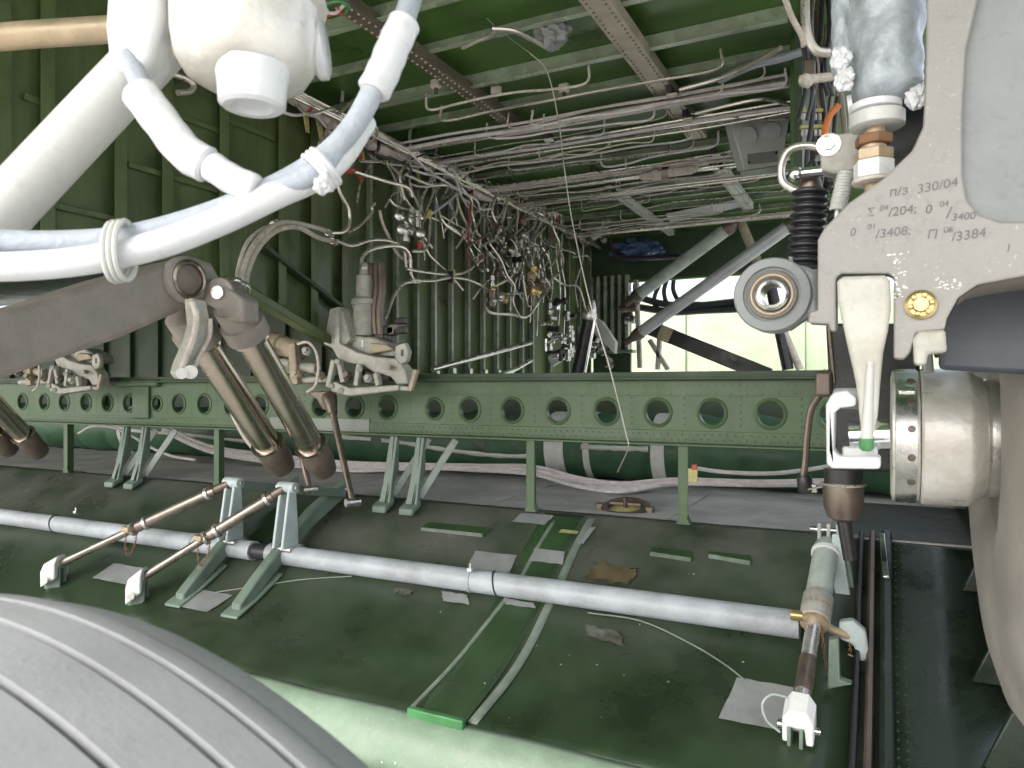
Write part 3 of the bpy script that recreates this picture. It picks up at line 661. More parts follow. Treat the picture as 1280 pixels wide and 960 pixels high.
# ================================================================== ARM, PAIRED CYLINDERS
t = thing('swing_arm', 'thick grey brown forged arm with a ringed boss, entering beside the white hoses', 'arm', au(100, 460, -2.8))
obj('beam', MB().prism([au(x, y, -2.8) for x, y in ((-60, 400), (0, 384), (100, 352), (190, 329), (215, 325), (235, 332), (246, 350), (240, 368), (222, 380), (180, 398), (120, 424), (0, 464), (-60, 485))], (.16, 0, 0)), 'arm_grey', t, bevel=.025, seg=4)
bc = au(232, 350, -2.63)
bs = obj('boss', MB().lathe(bc + V((-.02, 0, 0)), (1, 0, 0), [(.10, 0), (.10, .035), (.085, .045), (.085, .0), (.0, .0)], 32), 'arm_grey', t)
obj('plug', MB().lathe(bc + V((.0, 0, 0)), (1, 0, 0), [(.0655, 0), (.0655, .018), (.05, .022), (0, .022)], 32), 'steel_brown', bs)
obj('bush', MB().lathe(bc + V((.0, 0, 0)), (1, 0, 0), [(.084, 0), (.084, .03), (.074, .034), (.066, .03), (.066, .0)], 32), 'steel_warm', bs)
def actuator(top, bot, r, lab, head):
    t = thing('actuator_cylinder', lab, 'cylinder', bot); d = bot - top; L_ = d.length
    obj('barrel', MB().lathe(top + d * .12, d, [(r, 0), (r, L_ * .70)], 28), 'steel_warm', t)
    obj('end_boot', MB().lathe(top + d * .80, d, [(r * 1.02, 0), (r * 1.14, .015), (r * 1.14, L_ * .12), (r * .95, L_ * .18), (r * .55, L_ * .2)], 28), 'steel_brown', t)
    obj('boot_ring', MB().lathe(top + d * .80, d, [(r * 1.05, -.008), (r * 1.27, -.005), (r * 1.27, .01), (r * 1.1, .014)], 28), 'steel_warm', t)
    h = obj('head', MB().lathe(top + d * .005, d, [(r * .7, 0), (r * 1.25, .02), (r * 1.25, L_ * .09), (r * 1.45, L_ * .095), (r * 1.45, L_ * .16), (r * 1.1, L_ * .175)], 24), 'arm_grey', t)
    obj('lock_collar', MB().lathe(top + d * .165, d, [(r * 1.0, 0), (r * 1.3, .006), (r * 1.3, .022), (r, .028)], 24), 'steel_warm', t)
    if head:
        n_ = V((.35, -1, 0)).normalized(); c = top + V((-.03, 0, .03))
        obj('eye', MB().cyl(c - n_ * .05, c + n_ * .05, r * 1.0, 20), 'arm_grey', t, bevel=.006); obj('eye_bolt', MB().cyl(c - n_ * .02, c + n_ * .066, r * .42, 10), 'steel', t)
        obj('fork_cheek', MB().prism([c + V((-.05, -.02, .02)), c + V((.03, -.05, .04)), c + V((.14, -.03, -.03)), c + V((.13, -.02, -.13)), c + V((.0, -.05, -.11))], (0, .10, 0)), 'arm_grey', t, bevel=.015)
        obj('trunnion', MB().cyl(c + V((-.12, -.01, -.005)), c + V((-.02, -.01, 0)), r * .6, 14), 'arm_grey', t)
    return t
tA, bA = au(287, 376, -2.55), au(408, 592, -2.72); tB, bB = au(226, 388, -2.78), au(356, 588, -2.92)
actA = actuator(tA, bA, .069, 'bronze toned steel cylinder with bolted eye head, closer to the grey uplock', True)
actB = actuator(tB, bB, .069, 'bronze toned steel cylinder behind the pale curved bracket, its head under the arm', False)
t = thing('curved_bracket', 'pale cream curved bracket hanging from the arm between the paired cylinders', 'bracket', au(232, 472, -2.5))
Q = [(240, 372), (258, 376), (262, 395), (262, 418), (250, 440), (243, 458), (238, 470), (228, 474), (222, 466), (226, 452), (238, 425), (243, 405)]
obj('plate', MB().prism([au(x, y, -2.52) for x, y in Q], (-.05, 0, 0)), 'uplock_grey', t, bevel=.008)
obj('rim', MB().tube(smooth([au(x, y, -2.50) for x, y in ((240, 376), (246, 395), (242, 422), (232, 448), (226, 466))], 5), .014, 8), 'lagging', t)
obj('rim', MB().tube(smooth([au(x, y, -2.50) for x, y in ((263, 398), (262, 420), (250, 444), (240, 466))], 5), .009, 8), 'lagging', t)
obj('pin', MB().cyl(au(238, 465, -2.58), au(238, 465, -2.47), .028, 14), 'steel', t); obj('pin', MB().cyl(au(227, 467, -2.58), au(227, 467, -2.47), .022, 14), 'steel', t)
# slim dampers beside the pair
for (a, b_, lab) in (((411, 494, 3.7), (441, 628, 3.5), 'slim dark damper rod from the grey uplock down to the hinge arm bolt'), ((362, 505, 3.6), (387, 612, 3.5), 'slim dark damper rod between the paired bronze cylinders')):
    A, B = av(*a), av(*b_); d = B - A; t = thing('damper_rod', lab, 'rod', B)
    obj('upper_body', MB().lathe(A, d, [(.045, 0), (.05, .02), (.035, .10), (.03, .14)], 14), 'steel_brown', t); obj('shaft', MB().cyl(A + d * .15, B, .022, 12, .018), 'steel_brown', t); obj('end_eye', MB().cyl(B + V((-.02, -.04, 0)), B + V((.02, .04, 0)), .026, 12), 'aluminium', t)
pipe('hydraulic_line', 'thin curled line beside the bronze cylinder next to the uplock', 'pipe', [av(x, y, 3.2) for x, y in ((312, 392), (322, 408), (331, 430), (333, 445), (326, 455))], .008, 'steel_pipe')
HG = 'braided hoses arching from the cylinder head'
for k, (pts, lab) in enumerate((([(301, 362), (304, 335), (318, 305), (340, 284), (362, 278), (400, 286), (412, 292)], 'braided hose arching from the cylinder head, ending at the upper wall fitting'), ([(306, 364), (310, 338), (324, 308), (346, 288), (372, 284), (398, 297), (418, 302)], 'braided hose arching from the cylinder head, ending at the lower wall fitting'), ([(296, 358), (298, 335), (308, 305), (325, 288), (345, 280)], 'thinner outermost braided hose arching from the cylinder head'))):
    t = thing('braided_hose', lab, 'hose', au(pts[0][0], pts[0][1], -2.6), HG)
    P = [au(x, y, -2.6 - .10 * i) for i, (x, y) in enumerate(pts)]; obj('hose', MB().tube(smooth(P, 8), .015 if k < 2 else .010, 10), 'lagging', t)
    for q, r_ in ((0, .026), (-1, .026)):
        a_ = P[q]; b_ = P[1] if q == 0 else P[-2]; d = (a_ - b_).normalized(); obj('end_fitting', MB().lathe(a_ - d * .05, d, [(.02, 0), (r_, .006), (r_, .03), (.02, .034), (.02, .05), (r_, .054), (r_, .09)], 8), 'steel', t)

# ================================================================== UPLOCKS on the girder
t = up = thing('uplock', 'grey cast uplock with a pointed tower standing on the girder by the cylinders', 'uplock', av(440, 490, 3.8))
UV = 3.78
obj('tower', MB().prism(px(UV, [(404, 430), (412, 386), (423, 383), (428, 390), (438, 424), (424, 440)]), (0, .16, 0)), 'uplock_grey', t, bevel=.008)
obj('tower_fin', MB().prism(px(UV - .03, [(418, 388), (423, 388), (424, 440), (419, 440)]), (0, .05, 0)), 'uplock_grey', t, bevel=.003)
obj('body', MB().prism(px(UV - .03, [(412, 430), (424, 428), (445, 440), (470, 446), (494, 448), (506, 462), (510, 480), (496, 481), (488, 471), (466, 465), (452, 456), (424, 452)]), (0, .10, 0)), 'uplock_grey', t, bevel=.008)
obj('housing', MB().prism(px(UV + .05, [(438, 420), (466, 421), (486, 430), (496, 436), (492, 446), (440, 440)]), (0, .16, 0)), 'uplock_grey', t, bevel=.012)
obj('ear', MB().prism(px(UV - .02, [(494, 432), (506, 428), (511, 440), (508, 452), (500, 456), (493, 448)]), (0, .04, 0)), 'uplock_grey', t, bevel=.008); obj('ear_slot', MB().prism(px(UV - .023, [(501, 437), (504, 437), (504, 445), (501, 445)]), (0, .01, 0)), 'black_steel', t)
obj('hook', MB().prism(px(UV, [(462, 428), (482, 430), (492, 437), (470, 441), (462, 443)]), (0, .05, 0)), 'uplock_tan', t, bevel=.01)
obj('lower_beam', MB().prism(px(UV - .08, [(411, 480), (418, 477), (436, 485), (498, 481), (498, 488), (436, 495), (414, 490)]), (0, .07, 0)), 'uplock_grey', t, bevel=.008)
obj('beam_rod', MB().cyl(av(498, 485, UV - .05), av(514, 486, UV - .05), .016, 10), 'uplock_grey', t); obj('end_lever', MB().bar(av(513, 488, UV - .06), av(521, 462, UV - .06), .03, .03), 'uplock_tan', t, bevel=.005)
for a, b_ in (((418, 450), (411, 484)), ((450, 455), (446, 482)), ((424, 450), (430, 478)), ((470, 466), (474, 482))): obj('link', MB().bar(av(*a, UV - .06), av(*b_, UV - .06), .035, .035), 'uplock_grey', t, bevel=.006)
for x, y in ((413, 482), (421, 452), (449, 462), (484, 459), (425, 488)): obj('bolt', MB().cyl(av(x, y, UV - .10), av(x, y, UV), .017, 10), 'uplock_grey', t)
obj('spring_box', MB().prism(px(UV + .02, [(455, 462), (478, 468), (478, 482), (455, 480)]), (0, .08, 0)), 'steel_brown', t, bevel=.01)
obj('stripe_plate', MB().prism(px(UV + .045, [(452, 425), (454, 425), (454, 434), (452, 434)]), (0, .004, 0)), 'white_paint', t)
a, b_ = av(331, 428, UV + .04), av(408, 446, UV + .04); obj('cylinder', MB().lathe(a, b_ - a, [(.05, 0), (.085, .02), (.085, .16), (.07, .17), (.07, .34), (.05, .36)], 20), 'uplock_tan', t)
a, b_ = av(338, 456, UV), av(412, 462, UV); obj('cylinder', MB().lathe(a, b_ - a, [(.04, 0), (.05, .02), (.05, .2), (.035, .21), (.035, .42)], 16), 'uplock_grey', t)
a, b_ = av(345, 476, UV), av(414, 474, UV); obj('push_rod', MB().cyl(a, b_, .022, 12), 'uplock_grey', t)
obj('clamp', MB().prism(px(UV - .06, [(360, 430), (368, 428), (372, 480), (362, 482)]), (0, .05, 0)), 'uplock_tan', t, bevel=.006)
obj('bracket_plate', MB().prism(px(UV + .1, [(378, 460), (396, 456), (400, 478), (384, 480)]), (0, .03, 0)), 'bracket_green', t, bevel=.008)
obj('wire_loop', MB().tube(smooth(px(UV - .12, [(372, 430), (385, 428), (395, 440), (398, 462), (394, 482), (384, 490)]), 5), .009, 8), 'lagging', t)
for k, (x, y) in enumerate(((340, 440), (352, 462), (385, 440), (402, 470), (436, 470), (462, 474), (372, 468))): obj('fitting', MB().lathe(av(x, y, UV - .05), (.3, -1, .2), [(.03, 0), (.03, .03), (.018, .04), (.018, .06)], 6), ('uplock_tan', 'steel_brown', 'uplock_grey')[k % 3], t)
offU = av(85, 450, UV).x - av(442, 450, UV).x
up2 = dup(up, (offU, 0, 0), 'grey cast uplock half hidden by the swing arm at the girder end')
dup(actA, (offU - .1, .3, -.05), 'dark steel cylinder at the far end of the girder, below the distant uplock'); dup(actB, (offU - .1, .3, -.05), 'dark steel cylinder at the far end of the girder, partly outside the picture')
t = thing('lock_jack', 'slender grey vertical jack standing on the uplock in front of the wall', 'jack', av(455, 420, 3.9))
a = av(455, 420, 3.92); obj('body', MB().lathe(a, (0, 0, 1), [(.07, 0), (.075, .01), (.075, .20), (.085, .21), (.085, .24), (.055, .26), (.05, .40), (.03, .41), (.03, .44)], 18), 'uplock_grey', t)
obj('cap', MB().lathe(a + V((0, 0, .44)), (0, 0, 1), [(.036, 0), (.036, .03), (.02, .05)], 6), 'steel', t)
t = thing('limit_switch', 'dark cluster of switches and brown plumbing right of the grey vertical jack', 'switch', av(485, 425, 3.9))
for i in range(12):
    x, y = rnd.uniform(466, 505), rnd.uniform(400, 424); obj('switch_body', MB().box(av(x, y, 3.95), (rnd.uniform(.04, .09), .06, rnd.uniform(.03, .06))), 'black_steel' if i % 3 else 'steel_brown', t, bevel=.006)
for i in range(5):
    x = 464 + i * 3; obj('riser', MB().tube(smooth([av(x, 418, 3.93), av(x - 2, 390, 3.93), av(x + 1, 360, 3.95), av(x, 330, 3.97)], 4), .016 if i % 2 else .03, 10), ('steel_brown', 'uplock_tan')[i % 2], t)
t = thing('curved_bracket', 'small rust brown bracket with lever where the damper meets the uplock', 'bracket', av(405, 500, 3.8))
obj('plate', MB().prism(px(3.76, [(384, 490), (412, 488), (416, 502), (410, 514), (402, 512), (396, 500)]), (0, .05, 0)), 'steel_brown', t, bevel=.008); obj('bolt', MB().cyl(av(408, 505, 3.74), av(408, 505, 3.80), .02, 10), 'steel', t)

# ================================================================== WALL PLUMBING
def wp(pts, u=-3.2, j=0): return [au(x, y, u + (rnd.uniform(-j, j) if j else 0)) for x, y in pts]
lg = thing('lagged_pipe', 'thick cream cloth wrapped pipe running along the top of the ribbed wall', 'pipe', au(500, 195, -3.25))
P = smooth(wp([(338, 108), (360, 118), (395, 141), (440, 170), (480, 188), (520, 200), (560, 208), (578, 222), (592, 240), (612, 247), (635, 240), (652, 240), (664, 258), (690, 266), (712, 270), (728, 282), (745, 290), (760, 306), (768, 318)], -3.22), 6)
obj('wrapping', MB().tube(P, [.038 + .006 * math.sin(i * 1.9) + rnd.uniform(-.003, .003) for i in range(len(P))], 12), 'lagging', lg)
for i in (10, 22, 34, 46, 60, 72, 86, 98):
    if i < len(P) - 1: d = P[i + 1] - P[i]; obj('band', MB().lathe(P[i], d, [(.040, 0), (.048, .004), (.048, .02), (.040, .024)], 14), 'red_paint' if i == 10 else 'black_rubber', lg)
for k in range(4):
    z = 1.80 - k * .028; u = -3.18 + k * .022
    pipe('wall_line', 'straight slim metal line of the set above the wrapped pipe', 'pipe', [V((u, 2.3, z)), V((u, 4.2, z + .004)), V((u, 6.2, z - .004)), V((u, 8.6, z))], .011, 'steel_pipe', 'straight lines along the top of the ribbed wall', 2)
for i, (x, y, h) in enumerate(((380, 132, 34), (398, 150, 30), (485, 172, 36), (524, 165, 40), (520, 205, 25), (578, 196, 44), (450, 176, 24), (612, 232, 30))):
    a, b_ = au(x, y, -3.28), au(x + 4, y + h, -3.30); t = tag(obj('pipe_hanger', MB().prism([a + V((0, -.03, 0)), a + V((0, .03, 0)), b_ + V((0, .015, 0)), b_ + V((0, -.015, 0))], (.008, 0, 0)), 'yellow_clip', bevel=.002), 'small tapered yellow hanger strap holding the pipes on the ribbed wall', 'clip', 'yellow hangers along the wall')
WL = [  # explicit lines read off the wall, each with its own route
 ('slim line looping from the wrapped pipe up behind the white hose sleeve', [(398, 183), (424, 141), (452, 121), (472, 125), (509, 153)]),
 ('slim line arching across the ceiling edge beside the dark brown beam', [(427, 127), (433, 104), (464, 89), (500, 86), (537, 112), (559, 129), (585, 138)]),
 ('tall slim line dropping from the ceiling edge to the silver valve block', [(506, 250), (500, 219), (513, 194), (513, 163), (531, 141), (557, 135)]),
 ('slim line bending down from the ceiling union onto the bundle', [(579, 127), (604, 129), (604, 146), (630, 152), (690, 141)]),
 ('slim line hooked over the wrapped pipe toward the silver valve block', [(526, 267), (528, 247), (540, 219), (548, 169), (559, 160)]),
 ('pale rubber line swooping from the bundle corner to the yellow union', [(540, 267), (571, 242), (588, 208), (593, 194), (621, 169), (641, 153)]),
 ('slim line from the red fittings across to the tall drop line', [(415, 205), (445, 215), (480, 226), (508, 234), (515, 246)]),
 ('slim line dropping to the upper braided hose fitting', [(423, 210), (424, 238), (436, 262), (436, 282), (428, 290), (414, 291)]),
 ('slim line curving from the lower braided hose fitting over the jack', [(420, 301), (440, 307), (465, 300), (490, 302), (504, 312), (508, 335)]),
 ('slim line arching from the grey jack into the wall pair', [(451, 345), (454, 320), (470, 310), (500, 308), (512, 320), (514, 345), (522, 351)]),
 ('slim line running through the yellow clamp, upper of the wall pair', [(508, 336), (530, 340), (560, 343), (582, 340), (602, 325)]),
 ('slim line running through the yellow clamp, lower of the wall pair', [(514, 350), (540, 351), (566, 347), (592, 352), (615, 366)]),
 ('forked slim line descending behind the uplock to the dark switches', [(525, 352), (505, 354), (492, 370), (484, 392), (478, 402)]),
 ('slim line curling round the silver valve block', [(538, 262), (536, 300), (530, 313), (515, 314)]),
 ('bright line bending from the ceiling corner down to the far manifold', [(625, 235), (615, 265), (628, 292), (629, 306)]),
 ('bright line beside the long green tube above the manifold', [(638, 236), (628, 275), (622, 292)]),
 ('grey rubber line sweeping down into the manifold', [(680, 232), (678, 270), (665, 305), (662, 330), (661, 360), (655, 366), (620, 368)]),
 ('bright hooked line right of the manifold', [(692, 248), (690, 280), (699, 305), (694, 325), (685, 336)]),
 ('bright line looping out from the manifold to the far valves', [(635, 312), (648, 318), (650, 332), (636, 348), (615, 360), (607, 375), (611, 390), (640, 393), (660, 395), (680, 365), (690, 345)]),
 ('small bright U-shaped line hanging under the manifold', [(652, 340), (656, 365), (660, 382), (666, 378), (668, 360), (660, 345)]),
 ('bright line running from the far valves toward the ribbed corner', [(690, 345), (706, 356), (722, 358), (728, 372), (733, 392)]),
 ('long slim line dropping past the manifold', [(648, 245), (645, 300), (646, 340), (640, 370)]),
 ('slim line curving beside the pale ribs of the far corner', [(700, 312), (704, 326), (700, 340), (690, 348)]),
]
for i, (lab, pts) in enumerate(WL):
    pipe('hydraulic_line', lab, 'pipe', wp(pts, -3.14 + (.02 * (i % 4))), .0115 if i % 3 else .014, 'hose_grey' if 'rubber' in lab else 'steel_pipe')
for i in range(19):
    x, y = rnd.uniform(598, 700), rnd.uniform(255, 315); P = []
    for k in range(6): P.append((x, y)); x += rnd.uniform(-16, 16); y += rnd.uniform(4, 22)
    pipe('manifold_line', 'short tangled line in the knot of plumbing around the crowded manifold', 'pipe', wp(P, -3.16 + .012 * (i % 9)), rnd.choice([.007, .009, .011]), rnd.choice(['steel_pipe', 'steel_pipe', 'steel', 'steel', 'steel_brown']), 'tangled lines around the manifold')
for i in range(16):
    x, y = rnd.uniform(455, 600), rnd.uniform(180, 290); P = []; dx = rnd.choice([-1, 1]) * rnd.uniform(2, 16)
    for k in range(5): P.append((x, y)); x += dx + rnd.uniform(-9, 9); y += rnd.uniform(2, 24)
    pipe('wall_tube', 'thin bent tube among the plumbing around the silver valve block', 'pipe', wp(P, -3.22 + .012 * (i % 7)), rnd.choice([.007, .009, .011]), rnd.choice(['steel_pipe', 'steel_pipe', 'steel', 'lagging']), 'thin bent tubes around the silver valve block')
for i in range(9):
    x = 640 + i * 8 + rnd.uniform(-3, 3); y = 228 + i * 6
    pipe('drop_line', 'straight drop line falling from the ceiling corner behind the manifold', 'pipe', wp([(x, y), (x - 2, y + 50), (x + 3, y + 90), (x, y + rnd.uniform(110, 170))], -3.24 + .01 * (i % 3)), .010, rnd.choice(['steel_pipe', 'steel']), 'drop lines behind the manifold')
for pts, lab in (([(592, 232), (587, 270), (585, 310), (586, 335)], 'red wire hanging from the wrapped pipe left of the manifold'), ([(657, 250), (652, 285), (646, 308)], 'red wire hanging beside the bright lines above the manifold'), ([(700, 268), (694, 285), (688, 300)], 'short red wire near the far corner of the wrapped pipe')):
    pipe('hanging_wire', lab, 'wire', wp(pts, -3.16), .008, 'red_paint')
t = thing('pipe_clamp', 'upright yellow clamp gripping two slim lines on the ribbed wall', 'clip', au(565, 356, -3.1)); obj('block', MB().box(au(565, 346, -3.1), (.05, .03, .11)), 'yellow_clip', t, bevel=.004); obj('insert', MB().box(au(563, 346, -3.085), (.05, .02, .09)), 'black_rubber', t, bevel=.004)
def cluster(name, lab, cat, c, n, spread, mats, u=-3.15, s=1.0):
    t = thing(name, lab, cat, au(c[0], c[1] + spread[1], u))
    for i in range(n):
        x, y = c[0] + rnd.uniform(-1, 1) * spread[0], c[1] + rnd.uniform(-1, 1) * spread[1]; p = au(x, y, u + rnd.uniform(-.05, .08))
        ax = rnd.choice([V((1, 0, 0)), V((0, 1, 0)), V((0, 0, 1)), V((.5, -.8, .2))]); r = rnd.uniform(.016, .034) * s; L_ = rnd.uniform(.06, .13) * s
        obj(rnd.choice(['valve_body', 'fitting', 'union']), MB().lathe(p - ax * L_ / 2, ax, [(r * .6, 0), (r, .008), (r, L_ * .4), (r * .65, L_ * .43), (r * .65, L_ * .6), (r * .95, L_ * .63), (r * .95, L_ * .95), (r * .5, L_)], rnd.choice([6, 12, 14])), rnd.choice(mats), t)
    return t
vb = cluster('valve_block', 'silver valve block with round caps hanging on the ribbed wall', 'valve', (514, 284), 9, (14, 16), ['aluminium', 'steel', 'aluminium'], -3.15, 1.1)
for x, y in ((498, 271), (501, 288), (524, 293)): p = au(x, y, -3.1); obj('cap', MB().lathe(p, (.7, -.7, 0), [(.044, 0), (.044, .02), (.034, .045), (.015, .055)], 18), 'aluminium', vb)
obj('red_plug', MB().lathe(au(524, 303, -3.1), (0, 0, -1), [(.026, 0), (.026, .02), (.012, .05)], 12), 'red_paint', vb); obj('yellow_union', MB().lathe(au(534, 272, -3.1), (.5, 0, .8), [(.026, 0), (.026, .05), (.015, .06)], 6), 'yellow_clip', vb)
cluster('red_fitting', 'red capped fittings hanging below the wrapped pipe near the white hose', 'fitting', (441, 206), 7, (10, 14), ['red_paint', 'steel_brown', 'red_paint'], -3.15)
cluster('manifold', 'crowded dark manifold of small valves on the ribbed wall, under the lines', 'valve', (628, 320), 30, (28, 38), ['steel_brown', 'steel', 'black_steel', 'black_steel', 'steel_brown', 'steel'], -3.14, 1.1)
cluster('manifold', 'row of bright unions on top of the crowded dark manifold', 'valve', (655, 310), 9, (28, 6), ['steel', 'aluminium', 'steel_brown'], -3.1)
cluster('solenoid_valve', 'tan brass solenoid valve right of the crowded manifold', 'valve', (672, 350), 5, (9, 14), ['brass', 'tan_bolt', 'steel_brown'], -3.1, 1.6)
cluster('solenoid_valve', 'small brown brass valve under the crowded manifold', 'valve', (622, 370), 5, (10, 8), ['brass', 'steel_brown', 'steel'], -3.1, 1.2)
cluster('accumulator_group', 'heap of bright and black fittings standing above the girder before the pale ribs', 'valve', (698, 412), 34, (18, 36), ['chrome', 'steel', 'black_steel', 'black_steel', 'aluminium'], -2.9, 1.1)
cluster('pump_group', 'black and silver pump fittings beside the tilted grey plates', 'pump', (748, 440), 16, (20, 18), ['black_steel', 'aluminium', 'steel_brown', 'steel'], -2.85, 1.2)
cluster('corner_fittings', 'bright fittings clustered where the wrapped pipe meets the far ceiling corner', 'fitting', (655, 228), 16, (34, 14), ['steel', 'black_steel', 'aluminium', 'steel_brown'], -3.12, .9)
a, b_ = au(540, 462, -3.12), au(664, 428, -3.12); pipe('push_rod', 'bright straight rod rising in front of the white rib fittings', 'rod', [a, (a + b_) / 2, b_], .022, 'aluminium', n=12)
pipe('push_rod', 'curved bright rod lying low before the white rib fittings', 'rod', [au(x, y, -3.05) for x, y in ((530, 470), (560, 471), (610, 471), (640, 463), (664, 450))], .02, 'aluminium', n=12)
for pts, lab, mm in (([(742, 396), (752, 402), (769, 428), (768, 442), (738, 412)], 'tilted pale grey plate standing behind the girder beside the dark strut', 'box_grey'), ([(722, 410), (734, 396), (735, 404), (724, 420)], 'small greenish tilted plate left of the dark strut', 'strut_green'), ([(684, 446), (714, 428), (716, 440), (690, 458)], 'white shelf plate under the heap of bright fittings', 'white_paint')):
    tag(obj('cover_plate', MB().prism([av(x, y, 7.2) for x, y in pts], (.02, .03, 0)), mm, bevel=.003), lab, 'plate')
t = thing('strut', 'short dark strut with bright edge rising behind the girder near the tilted plates', 'strut', av(722, 460, 6.8)); a, b_ = av(722, 468, 6.8), av(736, 400, 6.8)
obj('body', MB().cyl(a, b_, .065, 16), 'black_steel', t); obj('edge_pipe', MB().cyl(a + V((.08, -.03, 0)), b_ + V((.07, -.03, 0)), .018, 10), 'chrome', t); obj('head', MB().lathe(b_, b_ - a, [(.07, 0), (.08, .03), (.05, .12), (.02, .2)], 12), 'steel', t)

# ================================================================== CEILING LINES
def bundle(v, n, z, lab, grp, u0=-3.25, u1=-.5, sp=.03):
    for k in range(n):
        vv = v + (k - n / 2) * sp; zz = z + rnd.uniform(-.02, .012); P = []
        for i in range(6):
            u = u0 + (u1 - u0) * i / 5; P.append(V((u, vv + rnd.uniform(-.012, .012), zz + rnd.uniform(-.008, .006))))
        pipe('ceiling_line', lab, 'pipe', P, rnd.choice([.008, .010, .012, .014]), rnd.choice(['steel_pipe', 'steel_pipe', 'cable_white', 'steel', 'lagging']), grp, 8)
bundle(4.52, 6, 1.77, 'slim line in the bundle crossing the middle of the tan ceiling beam', 'lines in the bundle over the tan beam')
bundle(4.94, 5, 1.77, 'slim line in the bundle crossing the far end of the tan ceiling beam', 'lines in the bundle at the tan beam end')
bundle(5.83, 8, 1.76, 'slim line in the wide bundle running under the grey junction box', 'lines in the bundle under the junction box', sp=.04)
bundle(6.3, 4, 1.74, 'slim line in the loose bundle between the junction box and far beams', 'lines between the junction box and far beams')
bundle(7.84, 5, 1.74, 'slim line in the farthest ceiling bundle above the diagonal struts', 'lines above the diagonal struts')
for i in range(30):
    v = rnd.choice([3.95, 4.3, 4.52, 4.7, 5.05, 5.4, 5.7, 5.9, 6.15, 6.4, 6.7, 7.2, 7.6, 8.0]) + rnd.uniform(-.1, .1); ua_ = rnd.uniform(-3.2, -1.8); ub2 = ua_ + rnd.uniform(.5, 1.9); ub2 = min(ub2, -.5); z = rnd.uniform(1.68, 1.78); dv = rnd.uniform(-.12, .12)
    P = [V((ua_ + (ub2 - ua_) * k / 5, v + dv * k / 5 + rnd.uniform(-.02, .02), z + rnd.uniform(-.015, .015))) for k in range(6)]; P = [P[0] + V((-.02, 0, .1))] + P + [P[-1] + V((.02, 0, .1))]
    pipe('ceiling_wire', 'thin loose wire strung among the ceiling bundles', 'wire', P, rnd.choice([.005, .006, .008]), rnd.choice(['steel_pipe', 'cable_white', 'steel', 'lagging']), 'loose wires among the ceiling bundles', 6, 6)
for i in range(16):
    v = rnd.uniform(2.6, 7.2); z = rnd.uniform(1.55, 1.84); P = []
    for k in range(7): P.append(V((rnd.uniform(-3.28, -3.02), v + k * .22, z + rnd.uniform(-.09, .06)))); z = min(z, 1.80)
    pipe('wall_wire', 'thin wandering wire around the wrapped pipe along the wall top', 'wire', P, rnd.choice([.006, .008, .010]), rnd.choice(['steel_pipe', 'steel', 'cable_white', 'black_rubber']), 'wires around the wrapped pipe', 6, 6)
for i in range(12):
    x = 470 + i * 22 + rnd.uniform(-8, 8); y = 165 + (x - 470) * .42; P = [(x, y)]
    for k in range(4): P.append((P[-1][0] + rnd.uniform(-12, 12), P[-1][1] + rnd.uniform(14, 30)))
    pipe('drop_wire', 'slim crooked wire dropping from the wall top between the ribs', 'wire', wp(P, -3.2), rnd.choice([.007, .009]), rnd.choice(['steel_pipe', 'steel', 'lagging']), 'crooked wires dropping between the ribs', 6, 6)
for (x, y, lab) in ((838, 118, 'pale clip plate under the bundle on the tan beam'), (858, 148, 'pale clip plate under the bundle at the tan beam end'), (685, 174, 'pale clip plate on the bundle left of the tan beam'), (742, 215, 'pale clip plate on the wide bundle left of its connector'), (760, 232, 'lower pale clip plate on the wide bundle left of its connector'), (893, 193, 'pale clip plate where the wide bundle passes the junction box'), (902, 212, 'lower pale clip plate near the junction box')):
    p = az(x, y, 1.735); t = thing('line_clip', lab, 'clip', p); obj('plate', MB().box(p + V((.02, -.03, -.02)), (.06, .05, .012)), 'lagging', t, bevel=.003); obj('band', MB().box(p + V((0, .02, .02)), (.035, .13, .05)), 'black_rubber', t, bevel=.006)
pipe('ceiling_line', 'loose rod end poking off the bundle toward the right wall', 'pipe', [az(x, y, 1.72) for x, y in ((850, 112), (900, 98), (940, 80), (976, 60))], .014, 'steel_pipe')
pipe('ceiling_hose', 'blue grey hose leaving the bundle toward the right wall', 'hose', [az(x, y, 1.74) for x, y in ((900, 100), (940, 82), (980, 72), (1010, 62))], .022, 'hose_grey')
pipe('ceiling_line', 'wavy bright line crossing above the junction box', 'pipe', [az(x, y, 1.70) for x, y in ((870, 142), (910, 132), (955, 124), (990, 132), (1024, 140))], .012, 'steel_pipe')
pipe('ceiling_line', 'bright line sagging across the junction box face', 'pipe', [ad(x, y, 4.8) for x, y in ((862, 142), (900, 143), (945, 149), (985, 148), (1020, 142))], .010, 'steel_pipe')
pipe('pale_string', 'long thin pale cord drooping from the ceiling down across the girder', 'cord', [av(580, -5, 3.2), av(625, 38, 3.45), av(664, 68, 3.7), av(684, 90, 3.75), av(698, 150, 3.8), av(706, 215, 3.82), av(716, 280, 3.84), av(738, 380, 3.85), av(762, 460, 3.86), av(782, 540, 3.87), av(785, 560, 3.88), av(772, 590, 4.0)], .0036, 'steel_pipe')
pipe('ceiling_line', 'curved line leading to the grey cloth bundle on the ceiling', 'pipe', [az(x, y, 1.80) for x, y in ((615, 36), (640, 38), (662, 48), (688, 62))], .012, 'steel_pipe')
pipe('ceiling_line', 'short bent line with clips left of the grey cloth bundle', 'pipe', [az(x, y, 1.80) for x, y in ((578, 60), (595, 52), (611, 46), (618, 38))], .010, 'steel_pipe')
